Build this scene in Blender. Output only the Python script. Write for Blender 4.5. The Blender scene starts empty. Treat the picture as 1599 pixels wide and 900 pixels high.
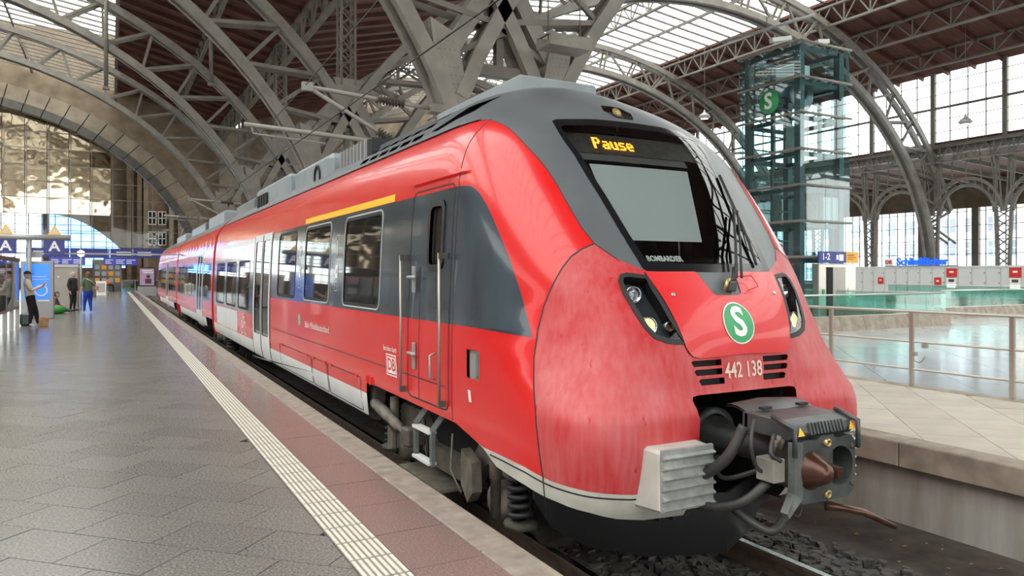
import bpy, bmesh, math, random
from mathutils import Vector, Matrix
from mathutils.geometry import delaunay_2d_cdt
random.seed(7)
SC = bpy.context.scene
COL = SC.collection
PI = math.pi
# ------------------------------------------------------------------ camera, world, light, exposure
cam_d = bpy.data.cameras.new('camera')
cam_d.sensor_width = 36.0
cam_d.lens = 1150.0 / 1599.0 * 36.0
cam_d.shift_y = -22.0 / 1599.0
cam_d.clip_end = 800
cam = bpy.data.objects.new('camera', cam_d); COL.objects.link(cam)
cam.location = (0, 0, 1.67)
cam.rotation_euler = (PI / 2, 0, -math.atan(624.5 / 1150.0))
SC.camera = cam
W = bpy.data.worlds.new('sky'); SC.world = W; W.use_nodes = True
nt = W.node_tree; nt.nodes.clear()
wo = nt.nodes.new('ShaderNodeOutputWorld'); bg = nt.nodes.new('ShaderNodeBackground')
bg.inputs[0].default_value = (1.0, 0.985, 0.955, 1); bg.inputs[1].default_value = 5.0
nt.links.new(bg.outputs[0], wo.inputs[0])
vs_ = SC.view_settings; vs_.view_transform = 'Standard'; vs_.look = 'None'; vs_.gamma = 1.0; vs_.use_curve_mapping = False
vs_.exposure = 0.06
try:
    SC.cycles.use_denoising = True
    SC.cycles.max_bounces = 8; SC.cycles.diffuse_bounces = 4; SC.cycles.transparent_max_bounces = 16
    SC.cycles.sample_clamp_indirect = 6.0
except Exception: pass

# ------------------------------------------------------------------ helpers
def mat(name, col, rough=.5, metal=0., var=0., scale=8., bump=0., emit=0., spec=.5, col2=None, stretch=(1, 1, 1), detail=4., coat=0.):
    m = bpy.data.materials.new(name); m.use_nodes = True
    n = m.node_tree; b = n.nodes['Principled BSDF']
    b.inputs['Base Color'].default_value = (*col, 1); b.inputs['Roughness'].default_value = rough
    b.inputs['Metallic'].default_value = metal; b.inputs['Specular IOR Level'].default_value = spec
    b.inputs['Coat Weight'].default_value = coat; b.inputs['Coat Roughness'].default_value = .04
    if emit:
        b.inputs['Emission Color'].default_value = (*col, 1); b.inputs['Emission Strength'].default_value = emit
    if var or bump or col2:
        tc = n.nodes.new('ShaderNodeTexCoord'); mp = n.nodes.new('ShaderNodeMapping')
        mp.inputs['Scale'].default_value = stretch
        no = n.nodes.new('ShaderNodeTexNoise'); no.inputs['Scale'].default_value = scale; no.inputs['Detail'].default_value = detail
        n.links.new(tc.outputs['Object'], mp.inputs['Vector']); n.links.new(mp.outputs[0], no.inputs['Vector'])
        c2 = col2 or tuple(max(0, c * (1 - var)) for c in col)
        c1 = col if col2 else tuple(min(1, c * (1 + var)) for c in col)
        rp = n.nodes.new('ShaderNodeValToRGB')
        rp.color_ramp.elements[0].position = .32; rp.color_ramp.elements[1].position = .68
        rp.color_ramp.elements[0].color = (*c2, 1); rp.color_ramp.elements[1].color = (*c1, 1)
        n.links.new(no.outputs['Fac'], rp.inputs[0]); n.links.new(rp.outputs[0], b.inputs['Base Color'])
        if bump:
            bp = n.nodes.new('ShaderNodeBump'); bp.inputs['Strength'].default_value = bump; bp.inputs['Distance'].default_value = .01
            n.links.new(no.outputs['Fac'], bp.inputs['Height']); n.links.new(bp.outputs[0], b.inputs['Normal'])
    return m
def glass(name, tint, gloss=.5, rough=.02, k=.9, wave=0.):
    m = bpy.data.materials.new(name); m.use_nodes = True; n = m.node_tree; n.nodes.clear()
    o = n.nodes.new('ShaderNodeOutputMaterial'); t = n.nodes.new('ShaderNodeBsdfTransparent'); g = n.nodes.new('ShaderNodeBsdfGlossy')
    t.inputs[0].default_value = (*tint, 1); g.inputs['Roughness'].default_value = rough
    fr = n.nodes.new('ShaderNodeLayerWeight'); fr.inputs[0].default_value = .5
    pw = n.nodes.new('ShaderNodeMath'); pw.operation = 'POWER'; pw.inputs[1].default_value = 4.0
    mu = n.nodes.new('ShaderNodeMath'); mu.operation = 'MULTIPLY_ADD'; mu.inputs[1].default_value = k; mu.inputs[2].default_value = gloss; mu.use_clamp = True
    n.links.new(fr.outputs['Facing'], pw.inputs[0])
    if wave:
        no = n.nodes.new('ShaderNodeTexNoise'); no.inputs['Scale'].default_value = .55; no.inputs['Detail'].default_value = 1.5; g.inputs[0].default_value = (.80, .68, .50, 1); bp = n.nodes.new('ShaderNodeBump'); bp.inputs['Strength'].default_value = wave; bp.inputs['Distance'].default_value = .12
        tc = n.nodes.new('ShaderNodeTexCoord'); n.links.new(tc.outputs['Object'], no.inputs['Vector']); n.links.new(no.outputs['Fac'], bp.inputs['Height']); n.links.new(bp.outputs[0], g.inputs['Normal'])
    mx = n.nodes.new('ShaderNodeMixShader')
    n.links.new(pw.outputs[0], mu.inputs[0]); n.links.new(mu.outputs[0], mx.inputs[0])
    n.links.new(t.outputs[0], mx.inputs[1]); n.links.new(g.outputs[0], mx.inputs[2]); n.links.new(mx.outputs[0], o.inputs[0])
    return m
class MB:
    def __init__(s): s.v = []; s.f = []; s.sm = []
    def add(s, vs, fs, smooth=False):
        o = len(s.v); s.v += [tuple(p) for p in vs]
        for f in fs: s.f.append([i + o for i in f]); s.sm.append(smooth)
        return s
    def box(s, x0, x1, y0, y1, z0, z1):
        return s.add([(x0, y0, z0), (x1, y0, z0), (x1, y1, z0), (x0, y1, z0), (x0, y0, z1), (x1, y0, z1), (x1, y1, z1), (x0, y1, z1)],
                     [(0, 3, 2, 1), (4, 5, 6, 7), (0, 1, 5, 4), (1, 2, 6, 5), (2, 3, 7, 6), (3, 0, 4, 7)])
    def beam(s, p0, p1, w, h=None, up=(0, 0, 1)):
        h = w if h is None else h
        p0 = Vector(p0); p1 = Vector(p1); d = (p1 - p0).normalized(); up = Vector(up)
        if abs(d.dot(up)) > .98: up = Vector((0, 1, 0)) if abs(d.y) < .9 else Vector((1, 0, 0))
        a = d.cross(up).normalized() * w / 2; b = a.cross(d).normalized() * h / 2
        vs = [p + i * a + j * b for p in (p0, p1) for i, j in ((-1, -1), (1, -1), (1, 1), (-1, 1))]
        return s.add(vs, [(0, 1, 2, 3), (7, 6, 5, 4), (0, 4, 5, 1), (1, 5, 6, 2), (2, 6, 7, 3), (3, 7, 4, 0)])
    def tube(s, pts, r, n=8, cap=True):
        pts = [Vector(p) for p in pts]; rs = r if isinstance(r, (list, tuple)) else [r] * len(pts)
        rings = []; ref = None
        for i, p in enumerate(pts):
            d = (pts[min(i + 1, len(pts) - 1)] - pts[max(i - 1, 0)]).normalized()
            if ref is None:
                ref = Vector((0, 0, 1)) if abs(d.z) < .9 else Vector((1, 0, 0))
            a = d.cross(ref).normalized(); b = a.cross(d).normalized(); ref = b
            rings.append([p + rs[i] * (math.cos(2 * PI * k / n) * a + math.sin(2 * PI * k / n) * b) for k in range(n)])
        vs = [q for rg in rings for q in rg]; fs = []
        for i in range(len(pts) - 1):
            for k in range(n):
                k2 = (k + 1) % n; fs.append((i * n + k, (i + 1) * n + k, (i + 1) * n + k2, i * n + k2))
        if cap: fs += [tuple(range(n)), tuple((len(pts) - 1) * n + k for k in reversed(range(n)))]
        return s.add(vs, fs, True)
    def lathe(s, c, axis, prof, n=20):
        """prof: (r, t) along axis from c"""
        axis = Vector(axis).normalized(); c = Vector(c)
        ref = Vector((0, 0, 1)) if abs(axis.z) < .9 else Vector((1, 0, 0))
        a = axis.cross(ref).normalized(); b = axis.cross(a)
        vs = []; fs = []
        for r, t in prof:
            vs += [c + axis * t + max(r, 1e-4) * (math.cos(2 * PI * k / n) * a + math.sin(2 * PI * k / n) * b) for k in range(n)]
        for i in range(len(prof) - 1):
            for k in range(n):
                k2 = (k + 1) % n; fs.append((i * n + k, i * n + k2, (i + 1) * n + k2, (i + 1) * n + k))
        return s.add(vs, fs, True)
    def prism(s, pts, ext):
        """planar polygon pts (3d) extruded by vector ext"""
        n = len(pts); e = Vector(ext); vs = [Vector(p) for p in pts]; vs = vs + [p + e for p in vs]
        fs = [tuple(range(n)), tuple(n + i for i in reversed(range(n)))] + [(i, n + i, n + (i + 1) % n, (i + 1) % n) for i in range(n)]
        return s.add(vs, fs)
    def grid(s, rows, smooth=True):
        """rows: list of equal-length point lists"""
        m = len(rows[0]); vs = [p for r in rows for p in r]
        fs = [(i * m + j, i * m + j + 1, (i + 1) * m + j + 1, (i + 1) * m + j) for i in range(len(rows) - 1) for j in range(m - 1)]
        return s.add(vs, fs, smooth)
    def mesh(s, name, m):
        me = bpy.data.meshes.new(name); me.from_pydata(s.v, [], s.f)
        me.polygons.foreach_set('use_smooth', s.sm)
        if m: me.materials.append(m)
        me.update(); return me
    def build(s, name, m, parent=None, fix=True, bevel=0.):
        me = s.mesh(name, m)
        if fix or bevel:
            b = bmesh.new(); b.from_mesh(me)
            if fix: bmesh.ops.recalc_face_normals(b, faces=b.faces)
            if bevel: bmesh.ops.bevel(b, geom=[e for e in b.edges if len(e.link_faces) == 2 and e.calc_face_angle(0) > .5], offset=bevel, segments=1, affect='EDGES', clamp_overlap=True)
            b.to_mesh(me); b.free()
        o = bpy.data.objects.new(name, me); COL.objects.link(o)
        if parent: o.parent = parent
        return o
def inst(name, me, loc=(0, 0, 0), rz=0., parent=None):
    o = bpy.data.objects.new(name, me); COL.objects.link(o); o.location = loc; o.rotation_euler = (0, 0, rz)
    if parent: o.parent = parent
    return o
def tag(o, label, cat, group=None):
    o['label'] = label; o['category'] = cat
    if group: o['group'] = group
    return o
def empty(name, label=None, cat=None, loc=(0, 0, 0), rz=0., group=None):
    o = bpy.data.objects.new(name, None); COL.objects.link(o); o.location = loc; o.rotation_euler = (0, 0, rz); o.empty_display_size = .2
    if label: tag(o, label, cat, group)
    return o
def struct(o, label=None):
    o['kind'] = 'structure'
    if label: o['label'] = label
    return o
def text_mesh(body, size, extrude=0., align='CENTER', spacing=1., bold=0.):
    cu = bpy.data.curves.new('t', 'FONT'); cu.body = body; cu.size = size; cu.align_x = align; cu.align_y = 'CENTER'
    cu.extrude = extrude; cu.space_character = spacing; cu.offset = bold; cu.resolution_u = 3
    o = bpy.data.objects.new('t', cu); COL.objects.link(o)
    dg = bpy.context.evaluated_depsgraph_get(); me = bpy.data.meshes.new_from_object(o.evaluated_get(dg))
    bpy.data.objects.remove(o); bpy.data.curves.remove(cu)
    return me
def text_obj(name, body, size, m, parent, origin, right, up, extrude=.002, spacing=1., bold=0., sx=1., wrap=None):
    """flat lettering whose plane is spanned by right/up at origin; wrap(x, y) may bend it onto a surface"""
    me = text_mesh(body, size, 0 if wrap else extrude, spacing=spacing, bold=bold)
    r = Vector(right).normalized(); u = Vector(up).normalized(); o = Vector(origin)
    for v in me.vertices:
        x, y, z = v.co
        v.co = wrap(x * sx, y) if wrap else o + r * x * sx + u * y + r.cross(u) * (z + extrude)
    me.materials.clear(); me.materials.append(m); me.update()
    ob = bpy.data.objects.new(name, me); COL.objects.link(ob)
    if parent: ob.parent = parent
    return ob

# ------------------------------------------------------------------ materials
M = {}
M['steel'] = mat('painted_steel', (.15, .134, .113), .55, var=.22, scale=1.2)
M['steel_lt'] = mat('painted_steel_light', (.19, .172, .148), .5, var=.2, scale=1.5)
M['roofwood'] = mat('brown_roof_boards', (.10, .036, .025), .7, var=.35, scale=2.2, stretch=(.3, 3, 1), bump=.3)
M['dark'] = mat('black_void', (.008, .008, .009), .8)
M['rubber'] = mat('black_rubber', (.018, .018, .02), .55)
def weathered(name, c0=(.46, .010, .016, 1), c1=(.55, .135, .138, 1), rough=.42, coat=0.):
    m = bpy.data.materials.new(name); m.use_nodes = True; n = m.node_tree; b = n.nodes['Principled BSDF']; b.inputs['Roughness'].default_value = rough; b.inputs['Coat Weight'].default_value = coat; b.inputs['Coat Roughness'].default_value = .04
    tc = n.nodes.new('ShaderNodeTexCoord')
    def noise(sc, st, det, lo, hi):
        mp = n.nodes.new('ShaderNodeMapping'); mp.inputs['Scale'].default_value = st; no = n.nodes.new('ShaderNodeTexNoise'); no.inputs['Scale'].default_value = sc; no.inputs['Detail'].default_value = det
        r = n.nodes.new('ShaderNodeMapRange'); r.inputs['From Min'].default_value = lo; r.inputs['From Max'].default_value = hi
        n.links.new(tc.outputs['Object'], mp.inputs[0]); n.links.new(mp.outputs[0], no.inputs['Vector']); n.links.new(no.outputs['Fac'], r.inputs['Value']); return r
    A = noise(2.1, (1, 1, .8), 5, .36, .66); B = noise(26, (1, 1, .10), 4, .35, .72); Cc = noise(16, (1, 1, .45), 6, .66, .76)
    mu = n.nodes.new('ShaderNodeMath'); mu.operation = 'MULTIPLY'; n.links.new(B.outputs[0], mu.inputs[0]); mu.inputs[1].default_value = .34
    ad = n.nodes.new('ShaderNodeMath'); ad.operation = 'MULTIPLY_ADD'; n.links.new(A.outputs[0], ad.inputs[0]); ad.inputs[1].default_value = .62; n.links.new(mu.outputs[0], ad.inputs[2])
    su = n.nodes.new('ShaderNodeMath'); su.operation = 'SUBTRACT'; su.use_clamp = True; n.links.new(ad.outputs[0], su.inputs[0]); n.links.new(Cc.outputs[0], su.inputs[1])
    rp = n.nodes.new('ShaderNodeValToRGB'); rp.color_ramp.elements[0].color = c0; rp.color_ramp.elements[1].color = c1
    n.links.new(su.outputs[0], rp.inputs[0]); n.links.new(rp.outputs[0], b.inputs['Base Color'])
    return m
M['redfade'] = weathered('weathered_red')
M['red'] = weathered('train_red', (.66, .006, .008, 1), (.64, .022, .022, 1), .24, .3)
M['grey'] = mat('train_grey', (.105, .115, .125), .38, var=.1, scale=2.)
M['band'] = mat('window_band_grey', (.050, .066, .082), .16, var=.22, scale=2.5, stretch=(1, 1, .3), coat=.4)
M['white'] = mat('train_white', (.66, .67, .66), .35, var=.06, scale=3)
M['bumper'] = mat('bumper_offwhite', (.50, .485, .44), .45, var=.12, scale=5)
M['blk'] = mat('gloss_black', (.010, .010, .012), .12)
M['yellow'] = mat('first_class_yellow', (.90, .52, .03), .35)
M['rail_metal'] = mat('handrail_metal', (.40, .37, .33), .35, metal=.6)
M['bogie'] = mat('bogie_dirt', (.070, .060, .050), .75, var=.35, scale=9, bump=.2)
M['bogie2'] = mat('bogie_grey_brown', (.15, .128, .104), .65, var=.3, scale=9)
M['coupler'] = mat('coupler_grey', (.075, .082, .084), .42, metal=.35, var=.25, scale=9)
M['coupler_lt'] = mat('coupler_light', (.16, .17, .165), .4, metal=.4, var=.2, scale=12)
M['brass'] = mat('brass', (.55, .40, .18), .35, metal=.8)
M['rust'] = mat('greased_rust', (.085, .038, .026), .28, metal=.5, var=.3, scale=14)
M['hose'] = mat('hose_rubber', (.035, .034, .033), .5, var=.2, scale=12)
M['green'] = mat('s_green', (.035, .33, .12), .4)
M['letter'] = mat('letter_white', (.82, .82, .79), .45)
M['cream'] = mat('letter_cream', (.70, .56, .46), .5)
M['blue'] = mat('sign_blue', (.022, .030, .22), .4)
M['bluelit'] = mat('screen_blue', (.02, .17, .85), .3, emit=1.0)
M['boardlit'] = mat('board_blue', (.012, .02, .30), .3, emit=.5)
M['orange_led'] = mat('led_orange', (1.0, .30, .02), .4, emit=5.)
M['lamp_warm'] = mat('lamp_warm', (1.0, .70, .30), .4, emit=1.6)
M['lamp_white'] = mat('lamp_white', (1.0, .93, .80), .4, emit=1.6)
M['reflector'] = mat('reflector', (.75, .76, .78), .12, metal=.9)
M['orange'] = mat('orange_panel', (.88, .36, .02), .45)
M['signred'] = mat('sign_red', (.60, .025, .02), .45)
M['wglass'] = mat('dark_window_glass', (.014, .015, .016), .03, spec=.42)
M['wind'] = glass('windscreen_glass', (.62, .66, .66), .06, .015)
M['lens'] = glass('headlamp_lens', (.75, .78, .8), .04, .02)
M['pane'] = glass('clear_pane', (.93, .97, .97), .02, .02)
M['tpane'] = glass('tower_pane', (.84, .96, .97), .05, .02)
M['gpane'] = glass('green_glass_pane', (.66, .90, .85), .06, .03)
M['mpane'] = glass('mirror_pane', (.45, .38, .28), .55, .05, wave=.35)
M['blind'] = mat('grey_blind', (.52, .55, .54), .8)
M['ledpanel'] = mat('display_panel', (.05, .045, .04), .5, var=.4, scale=14)
M['granite'] = mat('grey_granite', (.262, .247, .230), .24, col2=(.110, .103, .096), scale=62, detail=3)
M['granite2'] = mat('grey_granite_b', (.272, .257, .240), .25, col2=(.116, .109, .101), scale=62, detail=3)
M['granite3'] = mat('grey_granite_c', (.250, .236, .221), .23, col2=(.104, .098, .092), scale=62, detail=3)
M['tintgran'] = mat('granite_red_reflection', (.25, .190, .170), .24, col2=(.13, .095, .086), scale=90, detail=3)  # granite with the train's red reflection tinted into its colour
M['coping'] = mat('coping_stone', (.33, .285, .24), .7, col2=(.20, .172, .148), scale=7, detail=8, bump=.1)
M['joint'] = mat('joint_mortar', (.10, .093, .086), .8)
M['tact'] = mat('tactile_base', (.27, .25, .22), .5, var=.15, scale=20)
M['rib'] = mat('tactile_rib', (.74, .71, .62), .45, var=.1, scale=20)
M['ballast'] = mat('ballast_stone', (.125, .115, .102), .85, col2=(.045, .041, .038), scale=3.5, detail=6)
M['dirt'] = mat('track_dirt', (.095, .078, .065), .9, col2=(.045, .038, .034), scale=5, detail=8, bump=.3)
M['railtop'] = mat('rail_polished', (.62, .62, .62), .18, metal=1.)
M['railside'] = mat('rail_rust', (.085, .055, .042), .8, var=.3, scale=8)
M['sleeper'] = mat('sleeper_concrete', (.22, .20, .175), .85, var=.25, scale=6)
M['tan'] = mat('tan_paving', (.50, .44, .365), .55, var=.10, scale=2.5)
M['tan2'] = mat('tan_paving_b', (.46, .40, .335), .55, var=.10, scale=2.5)
M['tancope'] = mat('tan_coping', (.36, .30, .24), .75, col2=(.21, .175, .14), scale=4, detail=8)
M['concrete'] = mat('stained_concrete', (.40, .385, .36), .8, col2=(.25, .225, .19), scale=1.6, stretch=(3, 3, .35), detail=8)
M['polish'] = mat('polished_pale_floor', (.47, .50, .54), .14, var=.06, scale=1.2)
M['polish2'] = mat('polished_pale_floor_b', (.51, .535, .565), .16, var=.06, scale=1.2)
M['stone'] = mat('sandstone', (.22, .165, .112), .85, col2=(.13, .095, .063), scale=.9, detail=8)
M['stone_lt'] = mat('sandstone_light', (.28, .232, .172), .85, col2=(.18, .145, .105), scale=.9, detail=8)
M['inox'] = mat('stainless', (.52, .49, .44), .3, metal=.75)
M['galv'] = mat('galvanised', (.34, .34, .34), .45, metal=.4)
M['tower'] = mat('tower_green_steel', (.052, .070, .072), .45)
M['box'] = mat('kiosk_metal', (.42, .385, .35), .45, var=.06, scale=2)
M['locker'] = mat('locker_grey', (.62, .62, .60), .45)
M['beige_house'] = mat('beige_facade', (.62, .56, .47), .85, var=.06, scale=.5)
M['pale_house'] = mat('pale_facade', (.60, .66, .74), .8)
M['housewin'] = mat('facade_window', (.18, .22, .30), .2)
M['skyglow'] = mat('daylit_glass', (.62, .78, 1.0), .3, emit=.9)
# ================================================================== floors and track
S45 = math.sqrt(.5)
def in_tri(x, y): return True
def diag_tiles(parent, name, x0, x1, y0, y1, w, l, mats, thick, score, nmax, gap=.0035, ztop=0., flip=False):
    """45 degree running-bond slabs clipped to a rectangle; the nmax best (by score) are objects, the rest one stuff mesh"""
    out = []
    R = int(max(x1 - x0, y1 - y0) * 1.6 / min(w, l)) + 4
    cx, cy = (x0 + x1) / 2, (y0 + y1) / 2
    for i in range(-R, R):
        for j in range(-R, R):
            a = (j + (.5 if i % 2 else 0)) * l; b = i * w
            if abs(a) + abs(b) > 1.5 * max(x1 - x0, y1 - y0): continue
            ux, uy, wx, wy = (-S45, S45, S45, S45) if flip else (S45, S45, -S45, S45)
            px, py = cx + a * ux + b * wx, cy + a * uy + b * wy
            poly = [(px + ux * p + wx * q, py + uy * p + wy * q) for p, q in ((gap, gap), (l - gap, gap), (l - gap, w - gap), (gap, w - gap))]
            for ax, lim, sg in ((0, x0, 1), (0, x1, -1), (1, y0, 1), (1, y1, -1)):
                res = []
                for k in range(len(poly)):
                    A, B = poly[k], poly[(k + 1) % len(poly)]
                    ia, ib = sg * (A[ax] - lim) >= 0, sg * (B[ax] - lim) >= 0
                    if ia: res.append(A)
                    if ia != ib:
                        t = (lim - A[ax]) / (B[ax] - A[ax]); res.append((A[0] + t * (B[0] - A[0]), A[1] + t * (B[1] - A[1])))
                poly = res
                if len(poly) < 3: break
            if len(poly) < 3: continue
            ar = abs(sum(poly[k][0] * poly[(k + 1) % len(poly)][1] - poly[(k + 1) % len(poly)][0] * poly[k][1] for k in range(len(poly)))) / 2
            if ar < .01: continue
            mx = sum(p[0] for p in poly) / len(poly); my = sum(p[1] for p in poly) / len(poly)
            out.append((score(mx, my), mx, my, poly))
    out.sort(key=lambda t: t[0])
    rest = [MB() for _ in mats]
    for k, (sc, mx, my, poly) in enumerate(out):
        dz = random.uniform(-.0012, .0012)
        if k < nmax and sc < 1e8:
            mb = MB().prism([(p[0] - mx, p[1] - my, ztop - thick) for p in poly], (0, 0, thick))
            o = mb.build(name, random.choice(mats), parent); o.location = (mx, my, dz)
        else:
            random.choice(rest).prism([(p[0], p[1], ztop - thick) for p in poly], (0, 0, thick + dz))
    for mb, m in zip(rest, mats):
        if mb.v:
            o = mb.build(name + '_field', m, parent, fix=True); o['kind'] = 'stuff'
def vis_depth(x, y):
    D = x * .4769 + y * .879; L = x * .879 - y * .4769
    if D < .5: return 1e9
    px = 799.5 + 1150 * L / D; py = 428 + 1920.5 / D
    if px < -60 or px > 1660 or py > 960: return 1e9
    return D
# --- left platform
floor = struct(MB().box(-80, 2.0, -150, 79, -1.2, -.03).build('floor', M['joint']), 'grey granite station platform beside the red train')
far = MB().box(-40, 1.2, 24, 79, -.02, -.0005).build('far_paving', M['granite'], floor); far['kind'] = 'structure'
MB().box(-40, -16, -12, 24, -.02, -.0005).box(-40, 1.2, -150, -12, -.02, -.0005).box(-80, -40, -150, 79, -.02, -.0005).build('far_paving', M['granite'], floor)
diag_tiles(floor, 'paving_slab', -16, 1.2, -1, 24, .42, .62, [M['granite'], M['granite2'], M['granite3']], .03, vis_depth, 300, flip=True)
# granite slabs tinted with the train's red reflection, and coping stones between strip and edge
y = .2; k = 0
while y < 78:
    l = .62 if y < 30 else 4.
    for (x0, x1, m_, nm) in ((1.475, 1.945, 'tintgran', 'reflection_tint_slab'),):
        MB().box(x0, x1, y + .004, y + l - .004, -.03, random.uniform(-.001, .001)).build(nm, M[m_], floor)
    y += l
y = -1.
while y < 78:
    l = 1.25 if y < 40 else 5.
    MB().box(1.955, 2.2, y + .004, y + l - .004, -.16, random.uniform(.0, .003)).build('coping_stone', M['coping'], floor, bevel=.008)
    y += l
wl = struct(MB().box(2.0, 2.12, -2, 78, -1.2, -.15).build('wall_platform_edge', M['concrete']))
# tactile strip: shared meshes
tb = MB().box(-.13, .13, .003, .297, -.03, .001)
tb_me = tb.mesh('tactile_tile', M['tact'])
rb = MB()
for i in range(7):
    x = -.114 + i * .038
    rb.box(x - .0095, x + .0095, .012, .288, .001, .005)
rb_me = rb.mesh('tactile_rib', M['rib'])
strip = struct(empty('trim_1'), 'white ribbed tactile guidance strip set in the platform')
for i in range(256):
    yy = .9 + i * .3
    t = inst('tactile_tile', tb_me, (1.34, yy, 0), 0, strip)
    inst('tactile_rib', rb_me, (0, 0, 0), 0, t)
# --- track bed
bed = struct(MB().box(2.0, 7.2, -150, 79, -1.3, -.84).build('floor_trackbed', M['dirt']), 'dark track bed with ballast between the two platforms')
for sx, w_ in ((-1, 'near'), (1, 'far')):
    X = 3.87 + sx * .7535
    r = empty('rail', 'steel running rail on the platform side of the track' if sx < 0 else 'polished steel rail in front of the coupler, far side of the track', 'rail', (X, 0, -.72))
    h = MB().prism([(-.036, -1, .12), (.036, -1, .12), (.036, -1, .155), (.028, -1, .168), (-.028, -1, .168), (-.036, -1, .155)], (0, 78, 0)).build('rail_head', M['railside'], r)
    MB().box(-.028, .028, -1, 77, .1682, .1705).build('running_surface', M['railtop'], r)
    MB().box(-.009, .009, -1, 77, .015, .122).build('rail_web', M['railside'], r)
    MB().prism([(-.07, -1, 0), (.07, -1, 0), (.07, -1, .012), (.01, -1, .03), (-.01, -1, .03), (-.07, -1, .012)], (0, 78, 0)).build('rail_foot', M['railside'], r)
sl_me = MB().prism([(-1.3, -.13, -.12), (-1.3, .13, -.12), (-1.3, .10, 0), (-1.3, -.10, 0)], (2.6, 0, 0)).mesh('sleeper', M['sleeper'])
for i, lb in enumerate(('concrete sleeper nearest the camera, bottom edge of the picture', 'second concrete sleeper from the camera, ahead of the coupler', 'concrete sleeper below the coupler handle', 'concrete sleeper below the coupler face', 'concrete sleeper just in front of the black plough', 'concrete sleeper under the black plough', 'concrete sleeper under the leading axle')):
    tag(inst('railway_sleeper', sl_me, (3.87, 1.35 + i * .62, -.725)), lb, 'sleeper', 'concrete track sleepers')
# ballast: nobody could count it
bl = MB(); ico = []
for t in range(11000):
    Y = random.uniform(1.7, 8.5); X = random.uniform(2.3, 5.75)
    if abs(abs(X - 3.87) - .7535) < .085 or (X > 5.2 and random.random() < (X - 5.2) * 1.7): continue
    s = random.uniform(.022, .047); z = -.795 + random.uniform(0, .04) + (.035 if X < 5.3 else 0)
    a = random.uniform(0, 6.28); vs = []
    for q in range(8):
        sx, sy, sz = (1 if q & 1 else -1), (1 if q & 2 else -1), (1 if q & 4 else -1)
        x_, y_, z_ = sx * s * random.uniform(.55, 1.15), sy * s * random.uniform(.5, 1.), sz * s * random.uniform(.45, .85)
        vs.append((X + x_ * math.cos(a) - y_ * math.sin(a), Y + x_ * math.sin(a) + y_ * math.cos(a), z + z_))
    bl.add(vs, [(0, 2, 3, 1), (4, 5, 7, 6), (0, 1, 5, 4), (1, 3, 7, 5), (3, 2, 6, 7), (2, 0, 4, 6)])
o = bl.build('ballast_stones', M['ballast'], None, fix=False); o['kind'] = 'stuff'; o['label'] = 'dark crushed stone ballast around the rails'; o['category'] = 'ballast'
lv = MB()
for t in range(130):
    X = random.uniform(5.0, 6.75); Y = random.uniform(2.2, 9); a = random.uniform(0, 6.28); s = random.uniform(.012, .035)
    d = Vector((math.cos(a), math.sin(a), 0)) * s; e = Vector((-d.y, d.x, 0)) * .45; c = Vector((X, Y, -.834))
    lv.add([c - d, c + e + Vector((0, 0, .008)), c + d, c - e + Vector((0, 0, .004))], [(0, 1, 2, 3)])
M['leaf'] = mat('dry_leaf', (.33, .20, .11), .8)
o = lv.build('leaf_litter', M['leaf'], None, fix=False); o['kind'] = 'stuff'; o['label'] = 'dry brown leaf scraps scattered beside the ballast'; o['category'] = 'leaves'
# --- right platform
floor2 = struct(MB().box(7.1, 70, -150, 90, -1.2, -.03).build('floor_right', M['joint']), 'pale paved platform on the far side of the track')
diag_tiles(floor2, 'paving_slab', 7.17, 10.35, 1.5, 16, .62, .95, [M['tan'], M['tan2']], .03, vis_depth, 130)
diag_tiles(floor2, 'polished_slab', 10.6, 27, 2, 26, 1.05, 1.6, [M['polish'], M['polish2']], .03, vis_depth, 150)
MB().box(27, 69, -8, 90, -.03, -.001).build('polished_floor', M['polish'], floor2)
MB().box(10.6, 27, 26, 90, -.03, -.001).build('polished_floor', M['polish'], floor2)
MB().box(7.17, 10.6, 16, 79, -.03, -.001).build('paving_field', M['tan'], floor2)
MB().box(10.35, 10.6, -2, 40, -.03, .004).build('edge_strip', M['tancope'], floor2)
y = -2.
k = 0
while y < 40:
    l = 1.32
    MB().box(6.86, 7.165, y + .005, y + l - .005, -.25, random.uniform(0, .004)).build('coping_stone', M['tancope'], floor2, bevel=.012)
    y += l
wr = struct(MB().box(6.97, 7.12, -2, 79, -1.2, -.25).build('wall_right_platform_edge', M['concrete']), 'stained concrete retaining wall under the right platform')
# --- stainless railing
rl = empty('railing', 'stainless steel railing with three bars along the right platform', 'railing', (10.5, 0, 0))
for Y in [5.42 - 1.4, 5.42, 6.82, 8.22, 9.62, 11.02, 12.42, 13.82]:
    MB().box(-.02, .02, Y - .03, Y + .03, 0, 1.09).build('post', M['inox'], rl)
MB().tube([(0, 3.9, 1.11), (0, 13.9, 1.11)], .026, 10).build('handrail', M['inox'], rl)
for z in (.42, .14 + .62):
    pass
for z in (.66, .25):
    MB().tube([(0, 3.9, z), (0, 13.9, z)], .017, 8).build('rail_bar', M['inox'], rl)
hk = MB().tube([(0, 6.82 - .1 - .1 * math.cos(t * PI / 8) , .47 + .0 - .11 * math.sin(t * PI / 8)) for t in range(9)], .010, 6)
hk.box(-.03, .03, 6.74, 6.80, .45, .51); hk.box(-.03, .03, 6.58, 6.65, .58, .64)
hk.build('hook', M['galv'], rl)
cab_box = empty('equipment_post', 'grey post with cable box at the right edge of the platform', 'post', (9.0, 4.05, 0))
MB().tube([(0, 0, 0), (0, 0, 2.4)], .04, 10).build('post', M['galv'], cab_box)
MB().box(-.07, .07, -.22, .02, .25, .62).build('cable_box', M['galv'], cab_box, bevel=.01)
MB().box(-.075, .075, -.05, .05, .66, .78).build('clamp', M['inox'], cab_box)
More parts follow.
